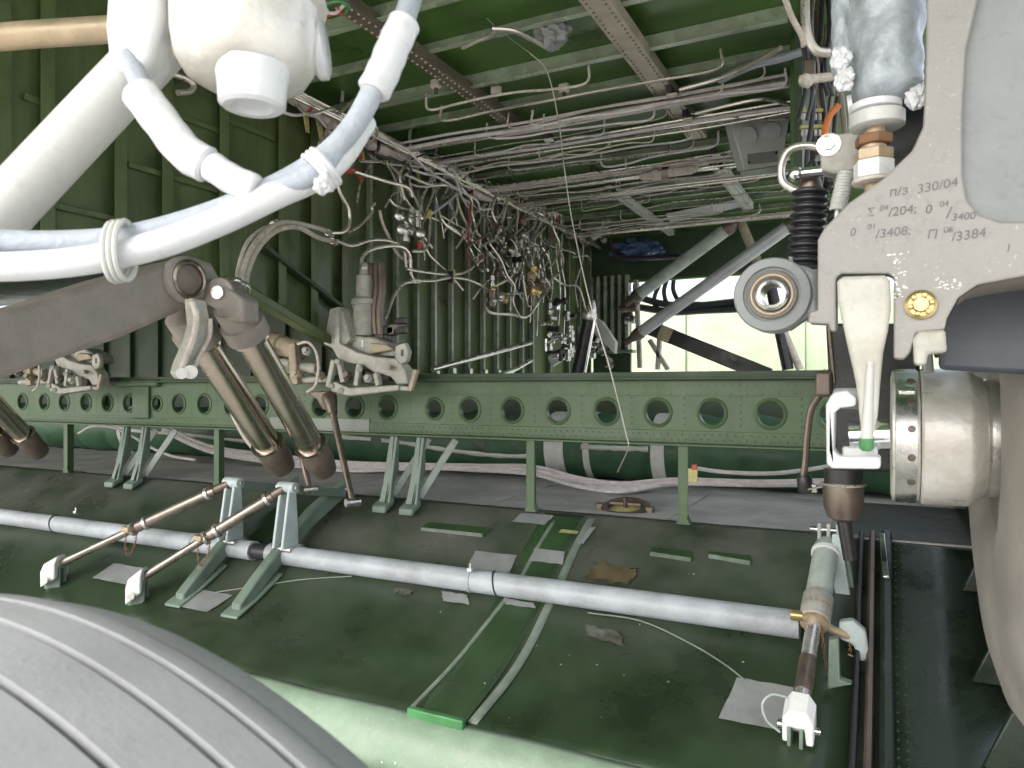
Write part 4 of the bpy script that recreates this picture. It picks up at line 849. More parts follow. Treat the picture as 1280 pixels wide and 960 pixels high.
# crumpled cloth bundle tied on the ceiling
def lump(name, c, r, m, seed, sq=(1, 1, 1), amp=.35):
    bm = bmesh.new(); bmesh.ops.create_icosphere(bm, subdivisions=4, radius=1); from mathutils import noise
    for v in bm.verts:
        q = v.co.copy(); k = 1 + amp * noise.noise(q * 2.3 + V((seed, 0, 0))) + amp * .5 * abs(noise.noise(q * 5 + V((0, seed, 0)))); v.co = V((q.x * sq[0], q.y * sq[1], q.z * sq[2])) * k * r + c
    mb = MB(); mb.v = [v.co.copy() for v in bm.verts]; mb.f = [[v.index for v in f.verts] for f in bm.faces]; bm.free(); return mb
tag(obj('cloth_bundle', lump('c', az(690, 42, 1.86), .075, 'tape_grey', 3, (1.1, 1.1, .8), .5), 'tape_grey'), 'crumpled grey cloth bundle tied under the green ceiling', 'cloth')
t = thing('dark_bag', 'crumpled dark blue plastic bag on the pipes before the far bulkhead', 'bag', av(800, 318, 8.6)); obj('bag', lump('c', av(795, 312, 8.5), .2, 'b', 8, (1.5, .8, .6), .4), 'blue_plastic', t); obj('strap', MB().tube(smooth(px(8.4, [(762, 300), (768, 315), (780, 322), (820, 322), (850, 320)]), 5), .03, 8), 'black_rubber', t)
for i, (c0, pts) in enumerate((('green', [(398, 10), (410, 4), (425, 2), (436, 8), (430, 18)]), ('red', [(405, 22), (415, 18), (428, 16), (424, 10)]), ('white', [(400, 2), (408, 14), (420, 16), (430, 6)]))):
    pipe('wire_loop', c0 + ' wire curl hanging from the ceiling beside the silver canister', 'wire', [az(x, y, 1.70) for x, y in pts], .008, {'green': 'bright_green', 'red': 'red_paint', 'white': 'cable_white'}[c0])
# small ceiling fittings
for (x, y, lab) in ((545, 105, 'small tan bracket on the ceiling by the dark brown beam'), (620, 113, 'ceiling union where slim lines meet, right of the tan bracket'), (705, 110, 'small pale lug under a ceiling stringer left of the tan beam')):
    p = az(x, y, 1.84); t = thing('ceiling_fitting', lab, 'fitting', p); obj('lug', MB().box(p, (.06, .04, .05)), 'lagging', t, bevel=.006); obj('stud', MB().cyl(p, p + V((0, 0, -.06)), .012, 8), 'steel_brown', t)
t = thing('inline_connector', 'fat inline connector in the wide ceiling bundle before the junction box', 'connector', az(835, 216, 1.70)); a, b_ = az(800, 221, 1.71), az(872, 211, 1.71); d = b_ - a
obj('body', MB().lathe(a, d, [(.02, 0), (.036, .03), (.036, .10), (.046, .11), (.046, .16), (.036, .17), (.036, d.length - .05), (.02, d.length)], 14), 'lagging', t); obj('nut', MB().lathe(a + d * .4, d, [(.05, 0), (.05, .05)], 6), 'steel_brown', t)
# white sheet standing in for light through a cut-out in the far ceiling
tag(obj('cutout_light', MB().prism([az(x, y, HC - .06) for x, y in ((832, 268), (922, 250), (930, 258), (838, 279))], (0, 0, .01)), 'white_paint', bevel=.003), 'pale sheet painted as light through a far ceiling cut-out before the diagonal struts', 'panel')
# junction box
t = thing('junction_box', 'grey junction box with two round covers and a blank plate under the ceiling', 'box', ad(950, 215, 5.0))
fq = [(912, 148), (990, 133), (978, 206), (930, 213)]; A = [ad(x, y, 5.0) for x, y in fq]; nb = V((-S_, C_, .25)).normalized()
obj('case', MB().prism(A, nb * .16), 'box_grey', t, bevel=.008)
def boxp(x, y, l=0): return ad(x, y, 5.0) - nb * l
for x, y in ((934, 171), (964, 165)): obj('round_cover', MB().lathe(boxp(x, y, -.004), -nb, [(.068, 0), (.068, .012), (.06, .016), (.058, .013), (.0, .015)], 28), 'box_grey', t)
obj('name_plate', MB().prism([boxp(x, y, .002) for x, y in ((934, 193), (972, 188), (972, 202), (935, 206))], -nb * .004), 'tape_grey', t); obj('lower_flange', MB().prism([boxp(x, y, .0) for x, y in ((930, 214), (978, 207), (972, 216), (932, 221))], nb * .1), 'strut_green', t, bevel=.004)
for x, y in ((936, 203), (970, 191)): obj('screw', MB().dome(boxp(x, y, .006), -nb, .01), 'black_steel', t)

# ================================================================== RIGHT-HAND CLUTTER of lines on the right wall
for i in range(16):
    x = 1000 + i * 3.4; d = rnd.uniform(3.3, 3.9); y0, y1 = -30, rnd.choice([120, 150, 190, 235, 235]); n_ = 6; ph = rnd.uniform(0, 6)
    pipe('riser_line', 'slim riser line in the dense vertical bank left of the wrapped canister', 'pipe', [ad(x + 7 * math.sin(ph + k * 1.3) * (k / n_), y0 + (y1 - y0) * k / n_, d) for k in range(n_ + 1)], rnd.choice([.009, .012, .016]), rnd.choice(['steel_pipe', 'steel_brown', 'black_steel', 'black_rubber', 'steel_brown']), 'riser lines on the right wall')
pipe('riser_hose', 'tan hose curving from the riser bank behind the wrapped canister', 'hose', [ad(x, y, 3.2) for x, y in ((1006, -10), (1007, 30), (1012, 52), (1022, 64), (1040, 66))], .020, 'steel_pipe')
pipe('riser_line', 'pale line slanting down the edge of the riser bank', 'pipe', [ad(x, y, 3.2) for x, y in ((980, -5), (990, 22), (1002, 44), (1005, 58))], .013, 'lagging')
pipe('orange_wire', 'orange wire curving behind the olive bracket', 'wire', [ad(x, y, 3.0) for x, y in ((1048, 132), (1037, 145), (1032, 160), (1031, 172))], .014, 'orange_wire')
for k, y in enumerate((139, 159)):
    t = thing('terminal_strip', 'yellow terminal strip with rows of lugs beside the junction box, %s one' % ('upper' if k == 0 else 'lower'), 'terminal', ad(1013, y + 14, 3.6)); obj('rail', MB().bar(ad(1000, y, 3.6), ad(1028, y - 1, 3.6), .02, .016), 'yellow_clip', t, bevel=.002)
    for i in range(5): obj('terminal', MB().box(ad(1003 + i * 5.5, y + 7, 3.6), (.012, .02, .03)), 'lagging', t, bevel=.003)
cluster('riser_valves', 'dark crowded valves at the foot of the riser bank', 'valve', (1020, 190), 1, (1, 1), ['steel_brown'], -.3)
t = thing('union_block', 'tan union block gripping the riser bank beside the wrapped canister', 'fitting', ad(1010, 108, 3.3))
obj('block', MB().box(ad(1012, 92, 3.35), (.05, .05, .11)), 'steel_brown', t, bevel=.006); obj('cap', MB().lathe(ad(1010, 102, 3.25), (-.4, -.8, 0), [(.03, 0), (.03, .03), (.018, .045)], 8), 'lagging', t); obj('cross_pipe', MB().cyl(ad(1000, 100, 3.3), ad(1040, 96, 3.3), .02, 10), 'lagging', t)
for i in range(14):
    x, y = rnd.uniform(1000, 1040), rnd.uniform(150, 270); p = ad(x, y, rnd.uniform(3.6, 4.4)); tag(obj('dark_fitting', MB().lathe(p, V((rnd.uniform(-1, 1), rnd.uniform(-1, 1), rnd.uniform(-1, 1))), [(.02, 0), (.034, .01), (.034, .06), (.02, .07), (.02, .11)], 8), rnd.choice(['black_steel', 'steel_brown', 'black_steel'])), 'small dark fitting in the shadow behind the black bellows', 'fitting', 'dark fittings behind the bellows')

# ================================================================== FAR STRUTS
def strut(lab, a, b_, r, m, ends='steel_brown'):
    t = thing('diagonal_strut', lab, 'strut', b_); d = b_ - a; obj('tube', MB().cyl(a, b_, r, 18), m, t); obj('end_fork', MB().lathe(b_ - d.normalized() * .05, d, [(r * 1.1, 0), (r * 1.1, .06), (r * .6, .14), (r * .6, .22)], 12), ends, t); obj('end_fork', MB().lathe(a + d.normalized() * .05, -d, [(r * 1.1, 0), (r * 1.1, .06), (r * .6, .14)], 12), ends, t); return t
strut('grey green diagonal strut tube, upper of the two below the far ceiling', av(912, 284, 8.2), av(796, 370, 8.4), .072, 'strut_green')
strut('long grey diagonal strut tube, lower of the two below the far ceiling', av(990, 280, 7.4), av(797, 418, 7.6), .062, 'pale_strut')
strut('short pale strut stub by the dark blue bag', av(768, 268, 8.0), av(738, 298, 8.2), .06, 'strut_green')
t = thing('dark_brace', 'dark diagonal brace with a tan band behind the girder', 'brace', av(880, 460, 8.6)); a, b_ = av(808, 408, 8.6), av(962, 470, 8.6); d = b_ - a
obj('beam', MB().bar(a, b_, .12, .17), 'black_steel', t, bevel=.01); obj('band', MB().bar(a + d * .12, a + d * .22, .126, .176), 'uplock_tan', t, bevel=.004)
for i, (pts) in enumerate(([(800, 372), (830, 380), (870, 382), (930, 376)], [(798, 384), (840, 390), (880, 388), (930, 386)], [(826, 352), (818, 372), (822, 386), (846, 392)], [(834, 348), (830, 366), (838, 382), (870, 386)], [(842, 350), (842, 364), (852, 378), (880, 380)])):
    pipe('black_hose', 'thick black hose in the tangle crossing behind the diagonal struts', 'hose', px(9.3, pts), .045 if i < 2 else .03, 'black_rubber', 'black hoses behind the diagonal struts')
for i, (a, b_) in enumerate((((795, 350), (800, 460)), ((812, 425), (835, 462)), ((826, 400), (822, 462)))): tag(obj('support_post', MB().bar(av(*a, 8.8), av(*b_, 8.8), .07, .05), ('uplock_grey', 'lagging', 'lagging')[i], bevel=.006), ('dirty grey post under the lower diagonal strut end', 'pale leaning post between the strut end and dark brace', 'thin pale post beside the leaning post')[i], 'post')
cluster('strut_joint', 'dark bolted joint where both diagonal struts meet the bulkhead post', 'joint', (788, 385), 12, (10, 26), ['steel_brown', 'black_steel', 'aluminium'], -2.78, 1.9)
for i, (a, b_, r) in enumerate((((958, 330), (985, 462), .06), ((978, 410), (1000, 462), .04), ((925, 275), (948, 330), .05))): pipe('rear_strut', ('dark strut leaning behind the ringed eye fitting', 'pale slim strut below the ringed eye fitting', 'tan strut above the ringed eye fitting')[i], 'strut', [av(*a, 8.2), av(*b_, 8.2)], r, ('black_steel', 'lagging', 'tan_beam')[i], n=14)

# ================================================================== FOREGROUND: tyre at lower left
TC = V((-.6416, 0, -.8987)); R0 = .725
t = thing('aircraft_tyre', 'big grooved grey aircraft tyre in front of the bay door', 'tyre', V((-.64, .22, -1.62)))
def tread(v):                                   # crown radius at v
    q = (v - .22) / .22; return R0 - .020 * abs(q) ** 3
prof = []; gro = [.075, .12, .168, .222, .272, .324, .364]
v = 0.0; prof += [(.30, .06), (.40, .03), (.52, .005), (.62, .0), (.67, .012)]
xs = sorted(set([.03, .05] + [x_ + dx for x_ in gro for dx in (-.0042, -.0032, .0032, .0042)] + [.145, .195, .245, .30, .345, .385]))
for q in xs:
    ing = any(abs(q - g_) < .0036 for g_ in gro); prof.append((tread(q) - (.009 if ing else 0), q))
prof += [(.712, .392), (.706, .402), (.700, .425), (.688, .438), (.66, .448), (.60, .450), (.50, .44), (.40, .42), (.30, .39)]
obj('tread', MB().lathe(V((TC.x, 0, TC.z)), (0, 1, 0), prof, 180, caps=False), 'tyre_rubber', t, ang=50)
obj('wheel_disc', MB().lathe(V((TC.x, 0, TC.z)), (0, 1, 0), [(.0, .10), (.12, .10), (.14, .12), (.26, .12), (.31, .07), (.31, .38), (.26, .34), (.12, .36), (0, .36)], 48, caps=False), 'gear_grey', t)
for i in range(8):
    a = i * math.pi / 4; obj('wheel_bolt', MB().cyl((TC.x + .2 * math.cos(a), .10, TC.z + .2 * math.sin(a)), (TC.x + .2 * math.cos(a), .13, TC.z + .2 * math.sin(a)), .02, 8), 'steel', t)

# ------------------------------------------------------------------ white strut, canister and hoses at upper left
t = thing('white_strut', 'thick glossy white diagonal strut crossing in front of the green wall', 'strut', ad(-60, 350, .9)); a, b_ = ad(-110, 385, .90), ad(310, -60, .98); d = b_ - a
obj('tube', MB().cyl(a, b_, .0345, 40), 'strut_white', t)
cp = a + d * .86; obj('collar', MB().lathe(cp, d, [(.0345, -.03), (.039, -.025), (.039, .03), (.0345, .035)], 40), 'gloss_white', t)
t = thing('white_lug', 'rounded white lug with hose tail fixed to the glossy diagonal strut', 'fitting', ad(165, 95, .92)); c = ad(165, 55, .92)
obj('body', MB().prism([ad(x, y, .90) for x, y in ((132, -30), (205, -30), (200, 20), (188, 70), (175, 88), (150, 90), (133, 75), (128, 30))], V((-S_, C_, 0)) * .06), 'gloss_white', t, bevel=.012, seg=4)
pipe('tan_pipe', 'blurred tan pipe passing behind the white lug at the ceiling edge', 'pipe', [ad(x, y, 1.7) for x, y in ((-40, 50), (30, 44), (90, 40), (150, 36))], .03, 'tan_bolt', n=24)
pipe('ceiling_line', 'small hooked line on the green wall beside the silver canister', 'pipe', [au(x, y, -3.3) for x, y in ((214, 92), (232, 98), (242, 106), (238, 114), (222, 116))], .016, 'steel_pipe')
t = thing('canister', 'round silver white canister with a stubby outlet hanging over the wall pipes', 'canister', ad(315, 132, .92)); c = ad(309, 40, .92); s_ = .001 * .92 / .92
ax = V((-.02, .0, -1)).normalized()
def rp(pxr): return pxr * .92 / F
obj('shell', MB().lathe(c - ax * rp(110), ax, [(rp(40), 0), (rp(88), rp(6)), (rp(90), rp(60)), (rp(96), rp(66)), (rp(96), rp(78)), (rp(90), rp(84)), (rp(89), rp(120)), (rp(84), rp(148)), (rp(72), rp(168)), (rp(50), rp(180)), (rp(0), rp(183))], 56), 'hub_alu', t)
o_ = ad(316, 84, .89); obj('outlet', MB().lathe(o_, ax, [(rp(44), 0), (rp(41), rp(20)), (rp(39), rp(46)), (rp(34), rp(50)), (rp(24), rp(50)), (rp(21), rp(44)), (rp(0), rp(42))], 36), 'gloss_white', t)
obj('side_flange', MB().lathe(ad(392, 62, .95), V((.8, .5, .1)), [(rp(34), 0), (rp(38), rp(4)), (rp(38), rp(14)), (rp(30), rp(18))], 28), 'gloss_white', t)
for i in range(8):
    a = i * math.pi / 4; obj('shell_bolt', MB().lathe(c - ax * rp(40) + V((math.cos(a), math.sin(a), 0)) * rp(93), ax, [(rp(5), rp(-4)), (rp(5), rp(4))], 6), 'steel', t)
HD = .85
def hose(name, lab, pts, r, m, grp=None): return pipe(name, lab, 'hose', [ad(x, y, d_) for x, y, d_ in pts], r, m, grp, 8, 20)
hose('grey_hose', 'pale grey hose sweeping up from the strut to the upper white sleeve', [(-60, 296, .82), (0, 302, .83), (80, 303, .84), (160, 296, .85), (250, 272, .86), (330, 240, .87), (396, 203, .88), (440, 160, .89), (470, 105, .90), (500, 40, .92), (525, -40, .94)], .0138, 'hose_grey')
hose('grey_hose', 'pale grey hose lying under the other, tied by white lashings', [(-60, 332, .81), (20, 333, .82), (110, 325, .83), (200, 305, .84), (280, 274, .85), (345, 243, .86), (392, 222, .88), (425, 196, .90), (455, 150, .93)], .0165, 'gloss_white')
hose('grey_hose', 'short hose dropping from the white lug into the tied bundle', [(160, 70, .91), (172, 98, .90), (188, 130, .89), (222, 178, .88), (268, 215, .87), (320, 238, .86), (360, 232, .86), (398, 212, .87), (430, 178, .90)], .0125, 'hose_grey')
for lab, pts, rr in (('white tape sleeve wound on the short hose below the white lug', [(172, 112, .885), (200, 150, .88), (232, 190, .87), (262, 208, .868)], .022), ('white tape sleeve lower on the short hose near the lashing', [(262, 206, .862), (290, 224, .858), (322, 238, .853)], .0175), ('white tape sleeve wound on the hose sweeping upward', [(466, 116, .897), (480, 88, .905), (492, 58, .912), (507, 26, .922)], .0205)):
    P = smooth([ad(*p) for p in pts], 8); tag(obj('tape_sleeve', MB().tube(P, [rr * (1 + .02 * math.sin(i * 1.1)) * (.82 if i in (0, len(P) - 1) else 1) for i in range(len(P))], 20), 'gloss_white', bevel=.002), lab, 'sleeve')
t = thing('lashing', 'white cord lashing knotted where the hoses meet', 'lashing', ad(400, 235, .87)); c = ad(402, 212, .875); d = (ad(440, 165, .885) - ad(345, 243, .865)).normalized()
for k in (-.006, 0, .006): obj('turn', MB().torus(c + d * k, d, .024, .0035, 24, 6), 'gloss_white', t)
obj('knot', lump('k', ad(402, 232, .86), .009, 'g', 5, (1, 1, 1.2), .4), 'gloss_white', t); obj('tail', MB().tube(smooth([ad(402, 232, .86), ad(408, 224, .855), ad(406, 214, .85)], 4), .003, 6), 'gloss_white', t)
t = thing('lashing', 'cream cord lashing round both hoses below the diagonal strut', 'lashing', ad(150, 335, .84)); 
for k in (-7, 0, 7):
    c = ad(150 + k, 314 - k * .12, .832); fw = V((-S_, C_, 0)); obj('turn', MB().tube([c + V((0, 0, 1)) * .0335 * math.cos(a * math.pi / 14) + fw * .024 * math.sin(a * math.pi / 14) + ray(640 + k * 3, 485) * 0 for a in range(29)], .003, 6, False), 'strut_white', t)

# ------------------------------------------------------------------ landing-gear fork at the right
PV = 1.5
gf = thing('gear_fork', 'big grey cast gear leg plate with handwritten figures, right of the bay', 'gear leg', av(1100, 450, PV))
full = [(1022, 300), (1030, 285), (1060, 254), (1105, 222), (1140, 188), (1154, 158), (1157, 110), (1160, -60), (1420, -60), (1420, 330), (1280, 345), (1222, 356), (1198, 372), (1184, 398), (1181, 412), (1145, 416), (1138, 440), (1130, 449), (1117, 448), (1117, 346), (1110, 342), (1052, 342), (1045, 347), (1045, 414), (1038, 414), (1036, 405), (1010, 404), (1012, 390), (1022, 388)]
front = full[:7] + [(1160, -60), (1232, -60), (1222, 0), (1208, 60), (1203, 140), (1203, 220), (1209, 250), (1224, 268), (1250, 277), (1420, 277)] + full[9:]
obj('plate', MB().prism(px(PV, front), (0, .02, 0)), 'gear_grey', gf, bevel=.004, seg=3)
obj('backing_web', MB().prism(px(PV + .0215, [(x + 1 if x < 1300 else x, y) for x, y in full]), (0, .05, 0)), 'pocket_grey', gf, bevel=.004)
obj('arch_shade', MB().prism(px(PV + .24, [(1174, 326), (1330, 300), (1330, 470), (1174, 462)]), (0, .03, 0)), 'dark_blue_grey', gf, bevel=.01)  # dark sheet added in the arch for the tyre face in shade
obj('arch_wall', MB().grid([[p, p + V((0, .22, 0))] for p in px(PV + .005, [(1420, 331), (1281, 346), (1223, 357), (1199, 373), (1185, 399), (1182, 411)])]), 'arm_grey', gf)
nut_c = av(1151, 381, PV - .001)
bn = obj('brass_nut', MB().lathe(nut_c, (0, -1, 0), [(.026, 0), (.026, .006), (.021, .010), (.021, .004), (.014, .004), (.012, .012), (.0, .012)], 24), 'brass', gf)
for i in range(6):
    a = i * math.pi / 3 + .2; obj('castellation', MB().box(nut_c + V((.017 * math.cos(a), -.009, .017 * math.sin(a))), (.008, .012, .008)), 'brass', bn, bevel=.0015)
# handwriting in marker on the plate
def writing(body, x, y, h, slant=.2, tilt=0.0):
    cu = bpy.data.curves.new('marking', 'FONT'); cu.body = body; cu.size = h; cu.shear = slant; cu.extrude = .0002
    tmp = bpy.data.objects.new('marking', cu); col.objects.link(tmp); dg = bpy.context.evaluated_depsgraph_get(); me = bpy.data.meshes.new_from_object(tmp.evaluated_get(dg)); bpy.data.objects.remove(tmp); bpy.data.curves.remove(cu)
    p = av(x, y, PV - .0009); ct, st = math.cos(tilt), math.sin(tilt)
    for v in me.vertices:
        X, Y, Z = v.co; v.co = V((X * ct - Y * st, -Z, X * st + Y * ct))
    me.name = 'marking'; me.materials.clear(); me.materials.append(MATS['marker_ink']); o = bpy.data.objects.new('marking', me); col.objects.link(o); o.parent = gf; o.location = p - WLOC[gf.name]; WLOC[o.name] = p
for body, x, y, h, tl in (('п/з', 1111, 245, .019, .05), ('330/04', 1146, 241, .019, .09), ('Σ', 1082, 270, .018, 0), ('04', 1099, 263, .012, .05), ('/204;', 1110, 270, .019, .06), ('0', 1156, 266, .018, 0), ('04', 1174, 258, .012, .05), ('/', 1182, 272, .024, 0), ('3400', 1189, 275, .015, .0), ('0', 1062, 294, .017, 0), ('01', 1084, 286, .012, .05), ('/3408;', 1094, 297, .019, .04), ('П', 1158, 298, .019, 0), ('06', 1179, 290, .012, 0), ('/3384', 1189, 301, .019, .08), ('I', 1258, 314, .016, 0)): writing(body, x, y + 1, h * 1.2, .15, tl)
ch = MB()
for i in range(70):
    x, y = (rnd.gauss(1125, 7), rnd.uniform(312, 372)) if i < 45 else (rnd.uniform(1170, 1200), rnd.uniform(346, 362)); q_ = av(x, y, PV - .0006); n0 = rnd.randint(4, 7); rr_ = rnd.uniform(.001, .0038); ch.add([q_ + V((math.cos(k * 6.283 / n0) * rr_ * rnd.uniform(.4, 1.3), 0, math.sin(k * 6.283 / n0) * rr_ * rnd.uniform(.3, .8))) for k in range(n0)], [list(range(n0))])
obj('paint_chips', ch, 'white_paint', gf, kind='stuff')
# white lever in the slot
lv = thing('white_lever', 'dirty white lever in the slot of the gear leg, green tip', 'lever', av(1080, 570, PV))
obj('arm', MB().prism(px(PV - .012, [(1046, 352), (1051, 345), (1106, 343), (1113, 350), (1114, 385), (1110, 412), (1104, 440), (1100, 480), (1097, 520), (1092, 545), (1078, 548), (1074, 520), (1070, 480), (1062, 445), (1052, 400), (1047, 375)]), (0, .05, 0)), 'dirty_white', lv, bevel=.012, seg=4)
obj('ridge', MB().tube(smooth(px(PV - .014, [(1088, 452), (1086, 490), (1084, 530), (1083, 552)]), 5), [.006 + .006 * i / 15 for i in range(16)], 12), 'strut_white', lv)
obj('tip', MB().lathe(av(1083, 548, PV - .014), (0, 0, -1), [(.013, 0), (.013, .012), (.011, .02), (.006, .023)], 14), 'bright_green', lv)
ub_ = thing('white_yoke', 'white square-cornered yoke around the lever tip', 'yoke', av(1065, 588, PV))
obj('frame', MB().prism(px(PV - .02, [(1032, 506), (1040, 491), (1058, 488), (1070, 497), (1070, 508), (1050, 510), (1043, 516), (1042, 562), (1048, 571), (1101, 571), (1101, 587), (1040, 586), (1033, 580)]), (0, .07, 0)), 'gloss_white', ub_, bevel=.007, seg=3)
obj('hub', MB().box(av(1060, 498, PV + .05), (.05, .08, .04)), 'pocket_grey', ub_, bevel=.008); obj('pin', MB().cyl(av(1062, 545, PV + .03), av(1112, 543, PV + .03), .028, 20), 'chrome', ub_); obj('inner_block', MB().box(av(1075, 565, PV + .03), (.06, .03, .02)), 'box_grey', ub_, bevel=.004)
# small block and the hub
tb = tag(obj('stop_block', MB().prism(px(PV - .004, [(1141, 424), (1148, 414), (1182, 412), (1184, 440), (1160, 442), (1158, 456), (1143, 456)]), (0, .06, 0)), 'uplock_grey', bevel=.005), 'small grey stop block notched under the gear leg plate', 'block')
HV = 2.15; KH = HV / 1.5
hc = av(1150, 545, HV); hz = hc.z
def hu(x): return av(x, 545, HV).x
hb = thing('wheel_hub', 'pale metal wheel hub drum with screwed bright ring, below the gear leg', 'hub', V((hu(1170), HV, hz - .13)))
def ring(x0, x1, pr, m, nm, n=64):
    U0 = hu(x0); return obj(nm, MB().lathe(V((0, HV, hz)), (1, 0, 0), [(r * KH, hu(x)) for x, r in pr], n, caps=False), m, hb)
ring(0, 0, [(1113, .0), (1113, .105), (1115, .116), (1120, .117), (1146, .117), (1148, .114), (1148, .08)], 'hub_alu', 'end_ring')
ring(0, 0, [(1118, .1165), (1119, .1195), (1144, .1195), (1145, .1165)], 'aluminium', 'bright_band')
ring(0, 0, [(1149, .09), (1149, .116), (1152, .120), (1205, .120), (1211, .118), (1216, .110), (1226, .104), (1230, .095), (1230, .06)], 'hub_alu', 'drum')
ring(0, 0, [(1224, .092), (1232, .102), (1248, .101), (1258, .090), (1264, .07), (1264, 0)], 'aluminium', 'inner_cone')
for a in (-.55, -.15, .25, .65, -.95):
    n_ = V((0, -math.cos(a), -math.sin(a))); p = V((hu(1137), HV, hz)) + n_ * .1195 * KH; obj('screw', MB().lathe(p, n_, [(.009, 0), (.009, .0025), (.007, .003), (0, .003)], 12), 'steel_brown', hb)
obj('clamp_bar', MB().obox(V((hu(1132), HV, hz)) + V((0, -math.cos(.75), math.sin(.75))) * .12 * KH, V((.018, 0, 0)), V((0, -.3, -.3)) * .02, V((0, -.3, .3)) * .012), 'chrome', hb, bevel=.002)
obj('top_strap', MB().prism(px(HV - .14, [(1152, 442), (1166, 440), (1168, 466), (1154, 466)]), (0, .06, 0)), 'pocket_grey', hb, bevel=.006); obj('rusty_pad', MB().prism(px(HV - .12, [(1168, 440), (1182, 438), (1188, 444), (1170, 447)]), (0, .05, 0)), 'rust', hb, bevel=.004)
# wheel behind the hub
wh = thing('aircraft_wheel', 'dusty brown grey tyre of the wheel on the pale hub, cut by the frame', 'wheel', V((hu(1270), HV, hz - .8)))
U = hu(1240)
obj('tyre', MB().lathe(V((U, HV + .2, hz)), (1, 0, 0), [(.24, .05), (.28, .015), (.36, .0), (.48, .004), (.60, .02), (.70, .05), (.77, .10), (.80, .16), (.80, .32), (.74, .42), (.60, .47), (.4, .47)], 120, caps=False), 'tyre_side', wh, ang=60)
obj('rim', MB().lathe(V((U, HV + .2, hz)), (1, 0, 0), [(.05, .07), (.12, .06), (.17, .07), (.20, .05), (.245, .03), (.25, .05), (.24, .09)], 72, caps=False), 'arm_grey', wh)
for i in range(9):
    a = i * 2 * math.pi / 9; obj('spoke_rib', MB().bar(V((U + .05, HV + .2 + .11 * math.cos(a), hz + .11 * math.sin(a))), V((U + .05, HV + .2 + .23 * math.cos(a), hz + .23 * math.sin(a))), .02, .02, (1, 0, 0)), 'gear_grey', wh, bevel=.004)
# brown boot and column under the yoke
t = thing('brown_boot', 'dark brown rubber boot under the white yoke above the grey link rod', 'boot', av(1054, 645, 2.4)); c = av(1054, 586, 2.4)
k_ = 2.2 / F
obj('sleeve', MB().lathe(c, (0, 0, -1), [(22 * k_, 0), (22 * k_, 20 * k_)], 24), 'black_steel', t); obj('boot', MB().lathe(c - V((0, 0, 17 * k_)), (0, 0, -1), [(23 * k_, 0), (24 * k_, 6 * k_), (23 * k_, 30 * k_), (18 * k_, 44 * k_), (10 * k_, 48 * k_)], 24), 'steel_brown', t); obj('wire_tie', MB().torus(c - V((0, 0, 19 * k_)), (0, 0, 1), 24.5 * k_, .004, 24, 6), 'steel_pipe', t); obj('stem', MB().cyl(c - V((0, 0, 60 * k_)), c - V((-8 * k_, 0, 112 * k_)), .02, 12), 'black_steel', t)
t = thing('dark_column', 'dark steel column standing behind the white lever', 'column', av(1050, 600, 2.5)); obj('face', MB().prism(px(2.5, [(1032, 404), (1150, 404), (1150, 590), (1042, 590)]), (0, .12, 0)), 'black_steel', t, bevel=.01); obj('edge_strip', MB().prism(px(2.49, [(1033, 404), (1038, 404), (1045, 480), (1041, 480)]), (0, .02, 0)), 'steel_brown', t, bevel=.003)
obj('edge_bracket', MB().box(av(1030, 480, 2.5), (.05, .06, .08)), 'steel_brown', t, bevel=.01)
pipe('brown_hose', 'thin brown hose hanging past the girder end beside the white yoke', 'hose', [av(x, y, 2.6) for x, y in ((1034, 462), (1028, 488), (1014, 512), (1009, 545), (1007, 575), (1004, 598))], .011, 'steel_brown')
t = thing('hose_end', 'dark elbow with a bright lock wire at the brown hose foot', 'fitting', av(1008, 612, 2.6)); obj('elbow', MB().lathe(av(1005, 594, 2.6), (.1, 0, -1), [(.02, 0), (.024, .01), (.024, .05), (.016, .06)], 10), 'black_steel', t); obj('nut', MB().box(av(1017, 610, 2.6), (.025, .02, .03)), 'aluminium', t, bevel=.004); obj('lock_wire', MB().tube(smooth(px(2.5, [(1010, 612), (1030, 608), (1052, 604)]), 4), .003, 6), 'steel_pipe', t)
# ringed eye fitting
EV = 1.68; ec = av(967, 370, EV); ke = 1.6 / F
t = thing('eye_fitting', 'grey ringed eye end with a spherical bearing beside the black bellows', 'eye fitting', V((ec.x, EV, ec.z - .08)))
obj('ring', MB().lathe(ec + V((0, .035, 0)), (0, -1, 0), [(30 * ke, 0), (46 * ke, .002), (46 * ke, .060), (44 * ke, .066), (34 * ke, .068), (33 * ke, .060), (30 * ke, .058), (30 * ke, 0)], 56, caps=False), 'pocket_grey', t)
obj('race', MB().lathe(ec + V((0, .03, 0)), (0, -1, 0), [(21 * ke, 0), (30.5 * ke, 0), (30.5 * ke, .056), (28 * ke, .062), (26 * ke, .058), (24 * ke, .062), (21 * ke, .056), (21 * ke, 0)], 48, caps=False), 'gear_grey', t)
obj('seal_ring', MB().torus(ec + V((0, -.03, 0)), (0, 1, 0), 24 * ke, .003, 40, 6), 'tan_bolt', t)
obj('bearing', MB().lathe(ec + V((0, .04, 0)), (0, -1, 0), [(13 * ke, 0), (20.5 * ke, 0), (21.5 * ke, .04), (20 * ke, .075), (17 * ke, .08), (13.5 * ke, .078), (13 * ke, 0)], 48, caps=False), 'aluminium', t)
obj('shank', MB().prism(px(EV - .02, [(990, 328), (1012, 334), (1020, 340), (1024, 398), (1010, 396), (998, 404), (984, 414)]), (0, .05, 0)), 'pocket_grey', t, bevel=.008); obj('shank_collar', MB().cyl(av(1015, 338, EV), av(1017, 402, EV), .014, 14), 'gear_grey', t); obj('grease_nipple', MB().lathe(av(987, 332, EV - .01), (.2, 0, 1), [(.007, 0), (.007, .008), (.004, .012), (.006, .018)], 8), 'aluminium', t)
